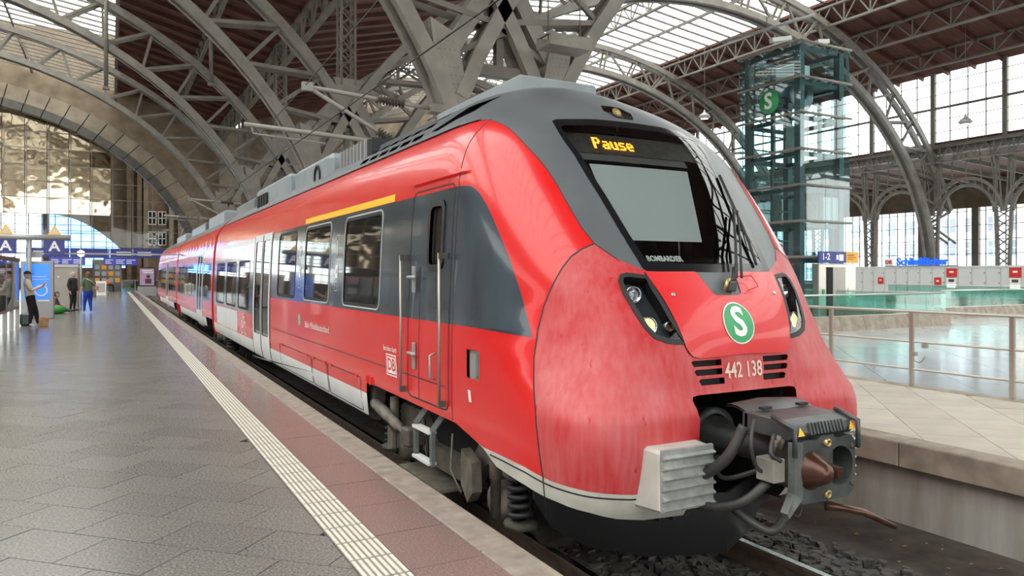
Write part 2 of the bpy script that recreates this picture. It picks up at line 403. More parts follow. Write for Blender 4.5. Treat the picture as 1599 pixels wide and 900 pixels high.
# --- stone plinth and glass balustrades round the stair wells
def balustrade(name, label, x0, x1, y, step, depth):
    e = empty(name, label, 'balustrade', (x0, y, 0))
    n = max(1, round((x1 - x0) / step)); s = (x1 - x0) / n
    for i in range(n):
        a, b = i * s, (i + 1) * s
        MB().prism([(a + .006, -.05, 0), (a + .006, .4, 0), (a + .006, .4, .42), (a + .006, .08, .42)], (s - .012, 0, 0)).build('plinth_stone', M['tancope'], e)
        MB().box(a + .012, b - .012, .14, .155, .43, 1.02).build('glass_panel', M['gpane'], e)
        # return side
    MB().tube([(0, .148, 1.05), (x1 - x0, .148, 1.05)], .025, 8).build('handrail', M['inox'], e)
    MB().box(0, x1 - x0, .12, .175, .42, .44).build('glass_channel', M['inox'], e)
    m = max(1, round(depth / step)); s = depth / m
    for i in range(m):
        a, b = .4 + i * s, .4 + (i + 1) * s
        MB().box(x1 - x0 - .4, x1 - x0, a + .006, b - .006, 0, .42).build('plinth_stone', M['tancope'], e)
        MB().box(x1 - x0 - .21, x1 - x0 - .195, a + .012, b - .012, .43, 1.02).build('glass_panel', M['gpane'], e)
    MB().tube([(x1 - x0 - .2, .148, 1.05), (x1 - x0 - .2, .4 + depth, 1.05)], .025, 8).build('handrail', M['inox'], e)
    return e
balustrade('glass_balustrade', 'green glass balustrade on a sandstone plinth, nearest behind the railing', 14.4, 24.0, 14.27, 1.05, 14)
balustrade('glass_balustrade', 'second green glass balustrade further right, beyond the gap in the plinth', 26.9, 39, 16.2, 1.3, 10)
balustrade('glass_balustrade', 'distant glass balustrade in front of the locker wall', 22, 44, 33, 1.8, 4)
# ================================================================== the train shed
RY = [18.3, 33.5, 48.7, 63.9]
Z0 = .74
def ell(c, a, b, t): return (c + a * math.cos(t), Z0 + b * math.sin(t))
def sweep_box(mb, pts, y, wy, h):
    """rectangular chord following pts [(x,z)] in the plane y"""
    rows = []
    for i, (x, z) in enumerate(pts):
        p = pts[max(i - 1, 0)]; q = pts[min(i + 1, len(pts) - 1)]
        d = Vector((q[0] - p[0], 0, q[1] - p[1])).normalized(); nrm = Vector((-d.z, 0, d.x)) * h / 2
        c = Vector((x, y, z)); Yv = Vector((0, wy / 2, 0))
        rows.append([c - nrm - Yv, c - nrm + Yv, c + nrm + Yv, c + nrm - Yv, c - nrm - Yv])
    mb.grid(rows, False)
    return mb
RIBNAMES = {}
def arch_rib(Y, c, t_lo, t_hi, label, mirror=False, detail=True):
    """truss rib of a vault centred on x=c; parameter t from 0 (right foot) to pi"""
    e = empty('arch_truss', label, 'roof truss', (0, Y, 0))
    n = 40
    lo = [ell(c, 22, 17.3, t_lo + (t_hi - t_lo) * i / n) for i in range(n + 1)]
    t_lo2 = max(t_lo, .30) if t_lo < 1 else t_lo
    t_hi2 = min(t_hi, PI - .30)
    up = [ell(c, 24.9, 19.2, t_lo2 + (t_hi2 - t_lo2) * i / n) for i in range(n + 1)]
    for yy in (-.3, .3):
        sweep_box(MB(), lo, yy, .24, .40).build('lower_chord', M['steel_lt'], e)
        sweep_box(MB(), up, yy, .24, .40).build('upper_chord', M['steel_lt'], e)
    sweep_box(MB(), [(x, z) for x, z in lo], 0, .5, .06).build('chord_plate', M['steel'], e)
    # web
    k = int((min(t_hi, PI - .27) - max(t_lo, .27)) * 20.5 / 2.35)
    tl = max(t_lo, .27); th = min(t_hi, PI - .27); prev = None
    for i in range(k + 1):
        t = tl + (th - tl) * i / k
        L = Vector((*ell(c, 22, 17.3, t), 0)); st = abs(math.cos(t))
        t2 = t - (.105 if t < PI / 2 else -.105) * st ** 1.5
        U = Vector((*ell(c, 24.9, 19.2, t2), 0))
        for yy in (-.3, .3):
            MB().beam((L.x, yy, L.y), (U.x, yy, U.y), .09, .16).build('strut', M['steel'], e)
        if prev:
            A, B = (prev[0], U) if t < PI / 2 else (L, prev[1])
            MB().beam((A.x, -.2, A.y), (B.x, -.2, B.y), .12, .16).build('diagonal', M['steel'], e)
            if detail: MB().beam((L.x, -.28, L.y), (prev[0].x, .28, prev[0].y), .05, .05).build('lacing_bar', M['steel'], e)
        prev = (L, U)
    return e
names1 = ['steel arch rib nearest the camera, left vault, landing behind the train cab', 'second steel arch rib of the left vault, crossing the upper left', 'third steel arch rib of the left vault', 'fourth steel arch rib of the left vault, beside the end arch']
names2 = ['steel arch rib nearest the camera, right vault, mostly above the windscreen', 'second arch rib of the right vault, landing right of the glass lift tower', 'third arch rib of the right vault, passing left of the glass lift tower', 'farthest arch rib of the right vault']
for Y, l1, l2 in zip(RY, names1, names2):
    arch_rib(Y, -13, .0, 2.35, l1)
    arch_rib(Y, 32, .0, PI, l2)
# --- valley supports between the two vaults
def rivets(mb, p0, p1, n, y, r=.018):
    for i in range(n):
        t = (i + .5) / n; x = p0[0] + (p1[0] - p0[0]) * t; z = p0[1] + (p1[1] - p0[1]) * t
        mb.lathe((x, y, z), (0, -1, 0), [(r, 0), (r * .8, .012), (0, .018)], 6)
posl = ['nearest valley column with riveted gussets behind the train cab', 'second valley column, behind the train roof', 'third valley column along the train', 'farthest valley column near the end arch']
for k, Y in enumerate(RY):
    e = empty('valley_column', posl[k], 'column', (9.5, Y, 0))
    N = (0, 10.1)
    for s in (-1, 1):
        MB().beam((s * .55, 0, 0), (s * 1.0, 0, 5.5), .6, .55, (1, 0, 0)).build('leg', M['steel_lt'], e)
        MB().beam((s * 1.75, 0, 7.4), (0, 0, 10.2), .66, .46, (1, 0, 0)).build('cross_strut', M['steel_lt'], e)
        pts = [(s * .70, -.40, 4.6), (s * 1.25, -.40, 4.6), (s * 2.0, -.40, 6.8), (s * 2.2, -.40, 8.4), (s * 1.45, -.40, 8.05)]
        MB().prism(pts, (0, .80, 0)).build('gusset_plate', M['steel_lt'], e)
        if k < 2:
            rv = MB()
            for a in range(4):
                f0, f1 = .12 + .24 * a, .10 + .25 * a
                rivets(rv, (s * (.76 + .44 * f0), 4.8), (s * (1.52 + .60 * f1), 7.95), 14, -.40)
            rv.build('rivets', M['steel_lt'], e)
    MB().beam((-1.9, 0, 7.3), (1.9, 0, 7.3), .3, .3).build('tie_beam', M['steel'], e)
    MB().beam((0, 0, 7.3), (0, 0, 10), .22, .22).build('hanger', M['steel'], e)
    MB().prism([(-.7, -.36, 10.6), (-.25, -.36, 9.4), (.25, -.36, 9.4), (.7, -.36, 10.6)], (0, .72, 0)).build('crown_gusset', M['steel_lt'], e)
    for sx in (-.32, .32):
        for sy in (-.32, .32):
            MB().beam((sx, sy, 10.3), (sx, sy, 16.3), .10, .10).build('lattice_leg', M['steel'], e)
    lc = MB()
    for i in range(9):
        z = 10.4 + i * .66
        for sy in (-.32, .32):
            lc.beam((-.32, sy, z), (.32, sy, z + .66), .05); lc.beam((.32, sy, z), (-.32, sy, z + .66), .05)
        for sx in (-.32, .32): lc.beam((sx, -.32, z), (sx, .32, z + .66), .05)
    lc.build('lattice', M['steel'], e)
def lattice_girder(name, label, x, zt, depth, y0, y1, step, parent=None, m='steel', w=.1, cat='girder'):
    e = empty(name, label, cat, (x, y0, zt))
    if parent: e.parent = parent
    MB().beam((0, 0, 0), (0, y1 - y0, 0), w * 1.6, w).build('top_chord', M[m], e)
    MB().beam((0, 0, -depth), (0, y1 - y0, -depth), w * 1.6, w).build('bottom_chord', M[m], e)
    b = MB(); n = int((y1 - y0) / step)
    for i in range(n):
        a, c = i * step, (i + 1) * step
        b.beam((0, a, -depth), (0, (a + c) / 2, 0), w * .6); b.beam((0, (a + c) / 2, 0), (0, c, -depth), w * .6)
        b.beam((0, c, -depth), (0, c, 0), w * .6)
    b.build('web_bars', M[m], e)
    return e
lattice_girder('valley_girder', 'long lattice girder running along the valley above the train', 9.5, 16.4, 1.6, -8, 79, 2.53, w=.18)
lattice_girder('lattice_purlin', 'lattice purlin along the crown of the right skylight', 32, 20.6, 1.2, -8, 79, 1.9, w=.13)
lattice_girder('lattice_purlin', 'lattice purlin along the lower edge of the right skylight', 42.0, 19.5, 1.3, -8, 79, 1.9, w=.13)
lattice_girder('lattice_purlin', 'lattice purlin under the brown roof right of the skylight', 46.2, 18.5, 1.3, -8, 79, 2.53, w=.13)
lattice_girder('lattice_purlin', 'outermost lattice purlin above the high side windows', 51, 17.4, 1.1, -8, 79, 2.53, w=.13)
lattice_girder('lattice_purlin', 'lattice purlin along the left edge of the right skylight', 21.5, 19.4, 1.2, -8, 79, 2.53, w=.13)
lattice_girder('lattice_purlin', 'lattice purlin at the edge of the left skylight', 0.3, 19.0, 1.2, -8, 79, 2.53, w=.13)
lattice_girder('lattice_purlin', 'lattice purlin under the brown roof of the left vault', 5.4, 17.6, 1.1, -8, 79, 2.53, w=.13)
# rods hanging in the left vault
for (x, Y, z0, z1, lb) in ((-.3, 48.2, 12.3, 19, 'dark vertical hanger rod beside the left skylight'), (5.3, 48.2, 13.2, 17.4, 'brown downpipe under the left vault roof')):
    e = empty('hanger_rod', lb, 'rod', (x, Y, z0))
    MB().tube([(0, 0, 0), (0, 0, z1 - z0)], .11, 8).build('rod', M['steel'], e)
    MB().box(-.18, .18, -.18, .18, -.05, .1).build('foot_plate', M['steel'], e)
# --- roof
ceil = struct(empty('ceiling'), 'barrel roof of brown boards with long skylights')
PROF = [(-22.5, 16.6), (-10, 19.8), (0, 20.9), (10, 19.8), (22.5, 16.6)]
def rz(dx):
    for (a, za), (b, zb) in zip(PROF, PROF[1:]):
        if a <= dx <= b: return za + (zb - za) * (dx - a) / (b - a)
    return 16.6
def roof_slab(x0, x1, c, y0, y1):
    m = MB(); pts = [(x0, rz(x0 - c)), (x1, rz(x1 - c))]
    m.prism([(x0, y0, pts[0][1]), (x1, y0, pts[1][1]), (x1, y0, pts[1][1] + .2), (x0, y0, pts[0][1] + .2)], (0, y1 - y0, 0))
    return m.build('roof_boards', M['roofwood'], ceil)
ybays = [-150, -42, -12.1, 3.1] + RY + [79]
for y0, y1 in zip(ybays, ybays[1:]):
    roof_slab(0.3, 9.5, -13, y0, y1); roof_slab(-35.5, -26.3, -13, y0, y1)
    roof_slab(9.5, 22, 32, y0, y1); roof_slab(42, 54.4, 32, y0, y1)
def raft(x0, x1, c, name='rafter', w=.12, h=.28):
    return MB().beam((x0, 0, rz(x0 - c) - h / 2), (x1, 0, rz(x1 - c) - h / 2), w, h).mesh(name, M['roofwood'])
for (x0, x1, c) in ((.3, 9.5, -13), (9.5, 22, 32), (42, 54.4, 32)):
    me = raft(x0, x1, c)
    for i in range(46): inst('rafter', me, (0, -10 + i * 1.93, 0), 0, ceil)
# the next vault, and an unseen wall added to block sky on the left
for y0, y1 in zip(ybays, ybays[1:]):
    for xa, xb, cc in ((-48, -35.5, -58), (-80.5, -68, -58)): roof_slab(xa, xb, cc, y0, y1)
wlf = struct(empty('wall_left'), 'unseen wall added to shut out the sky left of the train shed')
MB().box(-81, -80, -150, 79, 0, 17).build('wall_stone', M['stone'], wlf)
MB().box(-80, 1.2, 79.2, 79.6, 17, 24).build('gable', M['stone'], wlf)
MB().box(-80, -34, 79, 79.6, 0, 24).build('end_wall_stone', M['stone'], wlf)
# skylights: strips of glass between glazing bars
M['skypane'] = glass('skylight_pane', (.93, .95, .94), .02, .2, .12)
def sky_meshes(c, x0, x1):
    xs = [x0 + (x1 - x0) * i / 2 for i in range(3)]
    p = MB(); b = MB()
    for a, d in zip(xs, xs[1:]):
        p.prism([(a, .06, rz(a - c) + .1), (d, .06, rz(d - c) + .1), (d, .06, rz(d - c) + .13), (a, .06, rz(a - c) + .13)], (0, 1.09, 0))
        b.beam((a, 0, rz(a - c) + .06), (d, 0, rz(d - c) + .06), .16, .10)
    return p.mesh('skylight_pane', M['skypane']), b.mesh('glazing_bar', M['steel'])
for c, x0, x1, nm, lb in ((-13, -26.3, .3, 'window_1', 'long skylight of the left vault'), (32, 22, 42, 'window_2', 'long skylight of the right vault'), (-58, -68, -48, 'window_8', 'skylight of the farther left vault')):
    pm, bm_ = sky_meshes(c, x0, x1)
    sk = struct(empty(nm), lb)
    for x_, y_ in ((x0, (x0 + x1) / 2), ((x0 + x1) / 2, x1)):
        MB().prism([(x_, -150, rz(x_ - c) + .1), (y_, -150, rz(y_ - c) + .1), (y_, -150, rz(y_ - c) + .13), (x_, -150, rz(x_ - c) + .13)], (0, 109, 0)).build('skylight_pane', M['skypane'], sk)
    for i in range(100):
        Y = -41 + i * 1.2
        inst('glazing_bar', bm_, (0, Y, 0), 0, sk)
        inst('skylight_pane', pm, (0, Y, 0), 0, sk)
    for x in ((x0 * .75 + x1 * .25), (x0 + x1) / 2, (x0 * .25 + x1 * .75)):
        MB().beam((x, -41, rz(x - c) - .25), (x, 79, rz(x - c) - .25), .12, .2).build('skylight_purlin', M['steel'], sk)
# --- high side windows, aisle and outer wall on the right
XW = 54.2
hw = struct(empty('window_3', loc=(XW, 0, 0)), 'tall row of high windows in the right side wall')
g = MB(); B = 5.07
for i in range(1, 4): g.box(-.04, .04, i * B / 4 - .03, i * B / 4 + .03, 11.3, 16.9)
for i in range(7): g.box(-.03, .03, 0, B, 11.3 + i * .93 - .025, 11.3 + i * .93 + .025)
g.box(-.12, .12, -.16, .16, 11.2, 17)
g.box(-.10, .10, -.05, B, 13.95, 14.1)
gm = g.mesh('glazing_grid', M['steel'])
pm = MB().box(-.01, .01, .16, B - .16, 11.3, 16.9).mesh('window_pane', M['pane'])
for i in range(19):
    Y = 33.5 - 5.07 * 8 + i * 5.07
    inst('glazing_grid', gm, (0, Y, 0), 0, hw); inst('window_pane', pm, (0, Y, 0), 0, hw)
wr2 = struct(empty('wall_right'), 'side wall of the hall with the lower aisle')
MB().box(XW, XW + .5, -150, -8, 0, 11.3).build('wall_stone', M['stone'], wr2); MB().box(XW, XW + .5, -150, -8, 16.9, 17.3).build('wall_beam', M['steel'], wr2); MB().box(XW + .1, XW + .15, -150, -8, 11.3, 16.9).build('window_pane', M['pane'], wr2)
MB().box(XW - .25, XW + .25, -8, 79, 16.9, 17.3).build('wall_beam', M['steel'], wr2)
MB().box(XW - .35, XW + .35, -8, 79, 10.5, 11.25).build('sill_beam', M['steel'], wr2)
MB().prism([(XW, -8, 11.2), (69, -8, 10.2), (69, -8, 10.5), (XW, -8, 11.5)], (0, 98, 0)).build('aisle_roof', M['roofwood'], wr2)
MB().box(68.6, 69, -8, 90, 7.7, 10.4).build('wall_head', M['stone'], wr2)
MB().box(68.6, 69, -8, 90, -.1, .9).build('wall_base', M['stone'], wr2)
for i in range(33):
    Y = -6 + i * 2.53
    MB().beam((XW, Y, 10.2), (68.6, Y, 9.5), .12, .3).build('aisle_joist', M['steel'], wr2)
g = MB()
for i in range(1, 6): g.box(-.04, .04, i * B / 6 - .035, i * B / 6 + .035, .9, 7.7)
for i in range(6): g.box(-.03, .03, 0, B, .9 + i * 1.3 - .03, .9 + i * 1.3 + .03)
g.box(-.2, .2, -.3, .3, .9, 7.7)
gm = g.mesh('glazing_grid', M['steel']); pm = MB().box(-.01, .01, .3, B - .3, .9, 7.7).mesh('window_pane', M['pane'])
ow = struct(empty('window_4', loc=(68.8, 0, 0)), 'low outer windows of the aisle with buildings outside')
for i in range(19):
    Y = 33.5 - 5.07 * 8 + i * 5.07
    inst('glazing_grid', gm, (0, Y, 0), 0, ow); inst('window_pane', pm, (0, Y, 0), 0, ow)
# arcade of lattice legs and arches under the high windows
ar = MB(); R_ = 2.45
for r_ in (R_, R_ - .5):
    pts = [(r_ * math.cos(t * PI / 14), 6.0 + (r_ + .1) * math.sin(t * PI / 14)) for t in range(15)]
    for a, b in zip(pts, pts[1:]): ar.beam((0, B / 2 + a[0], a[1]), (0, B / 2 + b[0], b[1]), .22, .16, (1, 0, 0))
for t in range(14):
    a = (R_ * math.cos(t * PI / 14), 6 + R_ * math.sin(t * PI / 14)); b = ((R_ - .5) * math.cos((t + 1) * PI / 14), 6 + (R_ - .5) * math.sin((t + 1) * PI / 14))
    ar.beam((0, B / 2 + a[0], a[1]), (0, B / 2 + b[0], b[1]), .06)
for t in range(1, 14, 2):
    a = (R_ * math.cos(t * PI / 14), 6 + R_ * math.sin(t * PI / 14)); ar.beam((0, B / 2 + a[0], a[1]), (0, B / 2 + a[0] * .9, 10.3), .07)
arm = ar.mesh('arcade_arch', M['steel'])
lg = MB()
for s in (-.5, .5):
    lg.beam((0, s * .6, 0), (0, s, 6.1), .24, .18); lg.beam((0, s, 6.1), (0, s, 10.4), .14, .14)
for i in range(9):
    z = .3 + i * .65; a = .3 + .2 * z / 6; b = .3 + .2 * (z + .65) / 6
    lg.beam((0, -a, z), (0, b, z + .65), .07); lg.beam((0, a, z), (0, -b, z + .65), .07)
lgm = lg.mesh('arcade_leg', M['steel'])
arc = empty('arcade', 'row of lattice legs and round arches under the high windows', 'arcade', (XW - .2, 0, 0))
for i in range(15):
    Y = 33.5 - 5.07 * 4 + i * 5.07
    inst('arcade_leg', lgm, (0, Y, 0), 0, arc); inst('arcade_arch', arm, (0, Y, 0), 0, arc)
lattice_girder('lattice_girder', 'lattice girder under the sill of the high windows', XW - .6, 11.0, 1.1, -8, 79, 1.27, w=.12)
# --- buildings outside
def house(name, label, x, y0, y1, h, m, nwin, nfl, roof=False):
    e = empty(name, label, 'building', (x, y0, 0))
    MB().box(0, 10, 0, y1 - y0, -1, h).build('facade', m, e)
    s = (y1 - y0) / nwin; fh = h / nfl
    wm = MB().box(-.12, .05, -s * .24, s * .24, -fh * .3, fh * .3).mesh('window', M['housewin'])
    fm = MB().box(-.16, -.1, -.05, .05, -fh * .3, fh * .3).box(-.16, -.1, -s * .24, s * .24, -.05, .05).mesh('glazing_bar', M['letter'])
    for i in range(nwin):
        for j in range(nfl):
            w_ = inst('window', wm, (0, (i + .5) * s, (j + .55) * fh), 0, e); inst('glazing_bar', fm, (0, 0, 0), 0, w_)
    MB().box(-.3, .1, 0, y1 - y0, h - .5, h).build('cornice', m, e)
house('office_building', 'beige stone building seen through the aisle windows', 90, 16, 46, 14, M['beige_house'], 8, 3)
house('office_building', 'pale blue-grey block seen behind the glass lift tower', 105, 52, 100, 20, M['pale_house'], 16, 6)
# --- end wall with the big stone arch
AX, AZ0, AA, AB = -13., 0., 20.5, 16.9
we = struct(empty('wall_end', loc=(0, 79, 0)), 'stone end wall with a wide round arch')
def apt(t, da=0.): return (AX + (AA + da) * math.cos(t), AZ0 + (AB + da) * math.sin(t))
nv = 30
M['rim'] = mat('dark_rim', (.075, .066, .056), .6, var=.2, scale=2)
for i in range(nv):
    t0, t1 = PI * .72 * i / nv, PI * .72 * (i + 1) / nv - .004
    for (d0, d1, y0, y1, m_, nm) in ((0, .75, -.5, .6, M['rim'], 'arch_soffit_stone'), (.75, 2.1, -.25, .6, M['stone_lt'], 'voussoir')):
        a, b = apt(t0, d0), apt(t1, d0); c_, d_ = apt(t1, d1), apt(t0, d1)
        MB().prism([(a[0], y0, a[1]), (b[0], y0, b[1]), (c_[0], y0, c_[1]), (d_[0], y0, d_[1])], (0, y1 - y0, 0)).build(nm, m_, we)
sp = [apt(PI * .72 * i / 40, 2.1) for i in range(41)]
MB().prism([(x, 0, z) for x, z in sp] + [(-30, 0, 24), (11, 0, 24), (11, 0, 0)], (0, .6, 0)).build('spandrel', M['stone'], we)
MB().box(9.4, 11.6, -1.0, .8, 0, 16).build('pier', M['stone_lt'], we)
MB().box(11.6, 34, 0, .6, 0, 24).build('side_wall', M['stone'], we)
MB().box(54, 70, 0, .6, 0, 24).build('side_wall', M['stone'], we)
MB().box(34, 54, 0, .6, 9, 24).build('side_wall', M['stone'], we)
# glass screen in the arch
gs = struct(empty('window_5', loc=(0, 80.0, 0)), 'glass screen filling the end arch')
for i in range(15):
    for j in range(8):
        x = -.1 - 1.72 * i; z = 4.2 + j * 1.5
        if (x - .8 - AX) ** 2 / AA ** 2 + (z + .3) ** 2 / AB ** 2 > 1.02: continue
        tilt = random.uniform(-.03, .03); t2 = random.uniform(-.02, .02)
        MB().prism([(x - 1.69, -tilt, z), (x - .03, tilt, z), (x - .03, tilt + t2, z + 1.47), (x - 1.69, -tilt + t2, z + 1.47)], (0, .02, 0)).build('glass_panel', M['mpane' if j > 1 or i > 9 else 'pane'], gs)
for i in range(5):
    x = -.1 + 1.75 * i
    for j in range(6):
        z = 4.2 + j * 1.5
        if (x + 1.7 - AX) ** 2 / AA ** 2 + (z + 1.5) ** 2 / AB ** 2 > 1.0: continue
        MB().box(x + .03, x + 1.72, 0, .02, z, z + 1.47).build('glass_panel', M['pane'], gs)
gb = MB()
for i in range(20):
    x = 8.65 - 1.72 * i; gb.box(x - .03, x + .03, -.05, .05, 3.9, min(15.5, AB * math.sqrt(max(.02, 1 - ((x - AX) / AA) ** 2))))
for j in range(8): gb.box(-24, 7, -.03, .03, 4.2 + j * 1.5 - .03, 4.2 + j * 1.5 + .03)
gb.build('screen_frame', M['steel_lt'], gs)
# far hall behind the screen
wb = struct(empty('wall_far', loc=(0, 100, 0)), 'brown stone wall of the concourse beyond the arch')
def wt(x):  # top of the great window and of its built reflection
    if x < -7: return 10.6 - .0 * x - ((x + 14) / 9) ** 2 * 3.2
    return 8.6 - ((x + 6.5) / 8.0) ** 2 * 4.6
hole = [(-24, 1.5)] + [(-24 + i * .25, max(2.5, wt(-24 + i * .25))) for i in range(69)] + [(-6.95, 2.2)]
MB().prism([(-45, 0, -.5)] + [(-24, 0, -.5)] + [(x, 0, z) for x, z in hole[1:-1]] + [(-7.0, 0, -.5), (-6.4, 0, -.5)] + [(-6.4 + i * .25, 0, max(2.2, wt(-6.4 + i * .25))) for i in range(32)] + [(1.5, 0, -.5), (14, 0, -.5), (14, 0, 24), (-45, 0, 24)], (0, .8, 0)).build('wall_stone', M['stone'], wb)
for x in (1.8, 2.9, 3.6, 6.4, 7.4): MB().box(x - .25, x + .25, -.5, 0, 0, 24).build('pilaster', M['stone_lt' if x > 3 else 'stone'], wb)
MB().box(-45, 14, .2, .4, 0, 2.4).build('wall_base', M['stone'], wb)
wgl = struct(empty('window_6', loc=(0, 100.4, 0)), 'great arched window of the concourse and a blue stand-in for its reflection')
M['bpane'] = glass('blue_pane', (.42, .66, 1.0), .03, .02)  # blue panes stand in for an arched window's reflection
for i in range(20):
    x = -24 + i * 1.3
    MB().box(x + .04, x + 1.26, 0, .02, 2.3, 11).build('window_pane', M['pane' if x < -7.5 else 'bpane'], wgl)
    MB().box(x - .05, x + .05, -.05, .05, 2.3, 11).build('mullion', M['steel'], wgl)
for j in range(9): MB().box(-24, 2, -.04, .04, 2.6 + j * .95, 2.68 + j * .95).build('transom', M['steel'], wgl)
for (x, z) in ((4.3, 8.5), (5.4, 8.5), (4.3, 6.0), (5.4, 6.0)):
    e = struct(empty('window_7', loc=(x, 99.9, z)), 'small framed window in the concourse wall')
    MB().box(-.42, .42, 0, .1, -.75, .75).build('pane', M['wglass'], e)
    f = MB()
    for s in (-.42, 0, .42): f.box(s - .05, s + .05, -.06, 0, -.8, .8)
    for s in (-.78, 0, .78): f.box(-.47, .47, -.06, 0, s - .05, s + .05)
    f.build('window_frame', M['letter'], e)
struct(MB().box(-45, 14, 79.3, 101, -1.6, 0).build('floor_concourse', M['granite']))
struct(MB().box(-45, 14, 79.6, 101, 24, 24.3).build('ceiling_concourse', M['stone']))
# --- overhead line brackets and wires
M['tubegrey'] = mat('tube_grey', (.27, .25, .225), .5)
def bracket(Y, label):
    e = empty('catenary_bracket', label, 'catenary bracket', (0, Y, 0))
    def ins(p, q, nm, i0=.58, i1=.78):
        p, q = Vector(p), Vector(q)
        MB().tube([p, q], .055, 8).build(nm, M['tubegrey'], e)
        d = (q - p); L = d.length; d.normalize(); pr = []
        n = 9
        for k in range(n):
            t = L * (i0 + (i1 - i0) * k / n); st = L * (i1 - i0) / n
            pr += [(.06, t), (.125, t + st * .4), (.06, t + st * .8)]
        MB().lathe(p, d, pr, 10).build('insulator', M['bogie'], e)
    ins((4.15, 0, 6.2), (7.6, 0, 6.0), 'top_tube', .50, .72)
    ins((4.15, 0, 6.2), (7.5, 0, 4.45), 'diagonal_tube', .52, .72)
    ins((2.7, 0, 5.15), (7.6, 0, 4.95), 'registration_tube', .66, .8)
    MB().tube([(2.85, 0, 5.12), (2.9, 0, 4.95), (4.6, 0, 4.86)], .025, 6).build('steady_arm', M['tubegrey'], e)
    MB().box(4.02, 4.28, -.06, .06, 6.1, 6.3).build('clamp', M['tubegrey'], e)
    MB().box(7.4, 7.9, -.2, .2, 4.8, 5.1).build('mounting_plate', M['steel_lt'], e)
    MB().box(7.3, 7.9, -.2, .2, 5.9, 6.1).build('mounting_plate', M['steel_lt'], e)
bracket(18.0, 'catenary bracket with insulators above the nearest train roof')
bracket(48.4, 'far catenary bracket above the end of the train')
for x, z, nm, lb in ((4.1, 6.22, 'catenary_wire', 'upper catenary wire above the track'), (3.95, 4.86, 'contact_wire', 'lower contact wire above the track')):
    tag(MB().tube([(x, 6 if z < 5 else -2, z + (0 if z < 5 else .9)), (x, 18, z), (x, 33, z - (0 if z < 5 else .35)), (x, 48.4, z), (x, 78, z)], .013, 5).build(nm, M['bogie']), lb, 'wire')
# lamps and the cable tray hanging in the right vault
for (x, Y, z, lb) in ((37.5, 40, 13.0, 'round hall lamp hanging over the windscreen top'), (47, 27, 11.2, 'round hall lamp left of the high side windows')):
    e = empty('hall_lamp', lb, 'lamp', (x, Y, z))
    MB().lathe((0, 0, 0), (0, 0, 1), [(.02, -.15), (.3, -.12), (.42, 0), (.3, .16), (.1, .3), (.04, .5)], 14).build('housing', M['galv'], e)
    MB().lathe((0, 0, -.16), (0, 0, 1), [(.0, 0), (.27, .005), (.27, .02)], 14).build('lens', M['lamp_white'], e)
    MB().tube([(0, 0, .4), (0, 0, 7.4)], .02, 6).build('cord', M['steel'], e)
e = empty('cable_tray', 'grey slotted cable tray hung between the valley struts', 'cable tray', (10.6, 16.6, 7.75))
MB().box(-.65, .65, -.35, .35, -.12, 0).box(-.65, .65, -.35, -.31, 0, .2).box(-.65, .65, .31, .35, 0, .2).build('tray', M['steel_lt'], e)
for i in range(4): MB().box(-.6 + i * .36, -.52 + i * .36, -.38, .38, .2, .26).build('cross_bar', M['galv'], e)
for s in (-.5, .5): MB().tube([(s, 0, 0), (s, 0, 7.2)], .02, 5).build('hanger', M['steel'], e)
# ================================================================== the train
XC = 3.87
ROWS = [(1.36, .02, 3.85, 5.0, 6), (1.41, .13, 3.77, 5.0, 6), (1.445, .30, 3.71, 5.0, 6), (1.46, .60, 3.68, 5.0, 6.3), (1.462, .74, 3.685, 5.02, 6.0), (1.462, .87, 3.725, 5.08, 4.9), (1.462, 1.05, 3.75, 5.2, 3.7), (1.458, 1.25, 3.78, 5.3, 3.1),
        (1.45, 1.45, 3.86, 5.35, 2.95), (1.44, 1.67, 4.02, 5.4, 3.2), (1.42, 2.1, 4.36, 5.6, 3.6), (1.395, 2.4, 4.60, 5.8, 3.8), (1.34, 2.7, 4.83, 6.0, 3.6),
        (1.19, 2.97, 5.06, 6.2, 3.1), (.90, 3.25, 5.50, 6.6, 2.7), (.48, 3.47, 6.05, 7.0, 2.4), (0.0, 3.55, 6.7, 7.5, 2.2)]
VS = [0.]
for a_, b_ in zip(ROWS, ROWS[1:]): VS.append(VS[-1] + math.hypot(b_[0] - a_[0], b_[1] - a_[1]))
VM = VS[-1]
def pchip(xs, ys):
    n = len(xs); h = [xs[i + 1] - xs[i] for i in range(n - 1)]; d = [(ys[i + 1] - ys[i]) / h[i] for i in range(n - 1)]
    m = [0.] * n; m[0] = d[0]; m[-1] = d[-1]
    for i in range(1, n - 1):
        if d[i - 1] * d[i] > 0:
            w1 = 2 * h[i] + h[i - 1]; w2 = h[i] + 2 * h[i - 1]; m[i] = (w1 + w2) / (w1 / d[i - 1] + w2 / d[i])
    def f(x):
        x = min(max(x, xs[0]), xs[-1]); i = 0
        while i < n - 2 and x > xs[i + 1]: i += 1
        t = (x - xs[i]) / h[i]; b = 1 - t
        return (1 + 2 * t) * b * b * ys[i] + t * b * b * h[i] * m[i] + t * t * (3 - 2 * t) * ys[i + 1] + t * t * (t - 1) * h[i] * m[i + 1]
    return f
FN = [pchip(VS, [r[k] for r in ROWS]) for k in range(5)]
YB = 8.0
def P(q, v):
    """train skin, platform side for q>=0, far side for q<0; v runs from the sill to the roof ridge"""
    s = -1 if q >= 0 else 1; q = abs(q)
    w, z, yf, ys, n = [f(v) for f in FN]
    if q <= 1:
        ph = q * PI / 2; sn, cs = math.sin(ph), math.cos(ph); rho = (sn ** n + cs ** n) ** (-1 / n)
        x = w * rho * sn; y = ys - (ys - yf) * rho * cs
    elif q <= 2: x = w; y = ys + (q - 1) * (YB - ys)
    else: x = w; y = YB + (q - 2) * 10
    return Vector((XC + s * x, y, z))
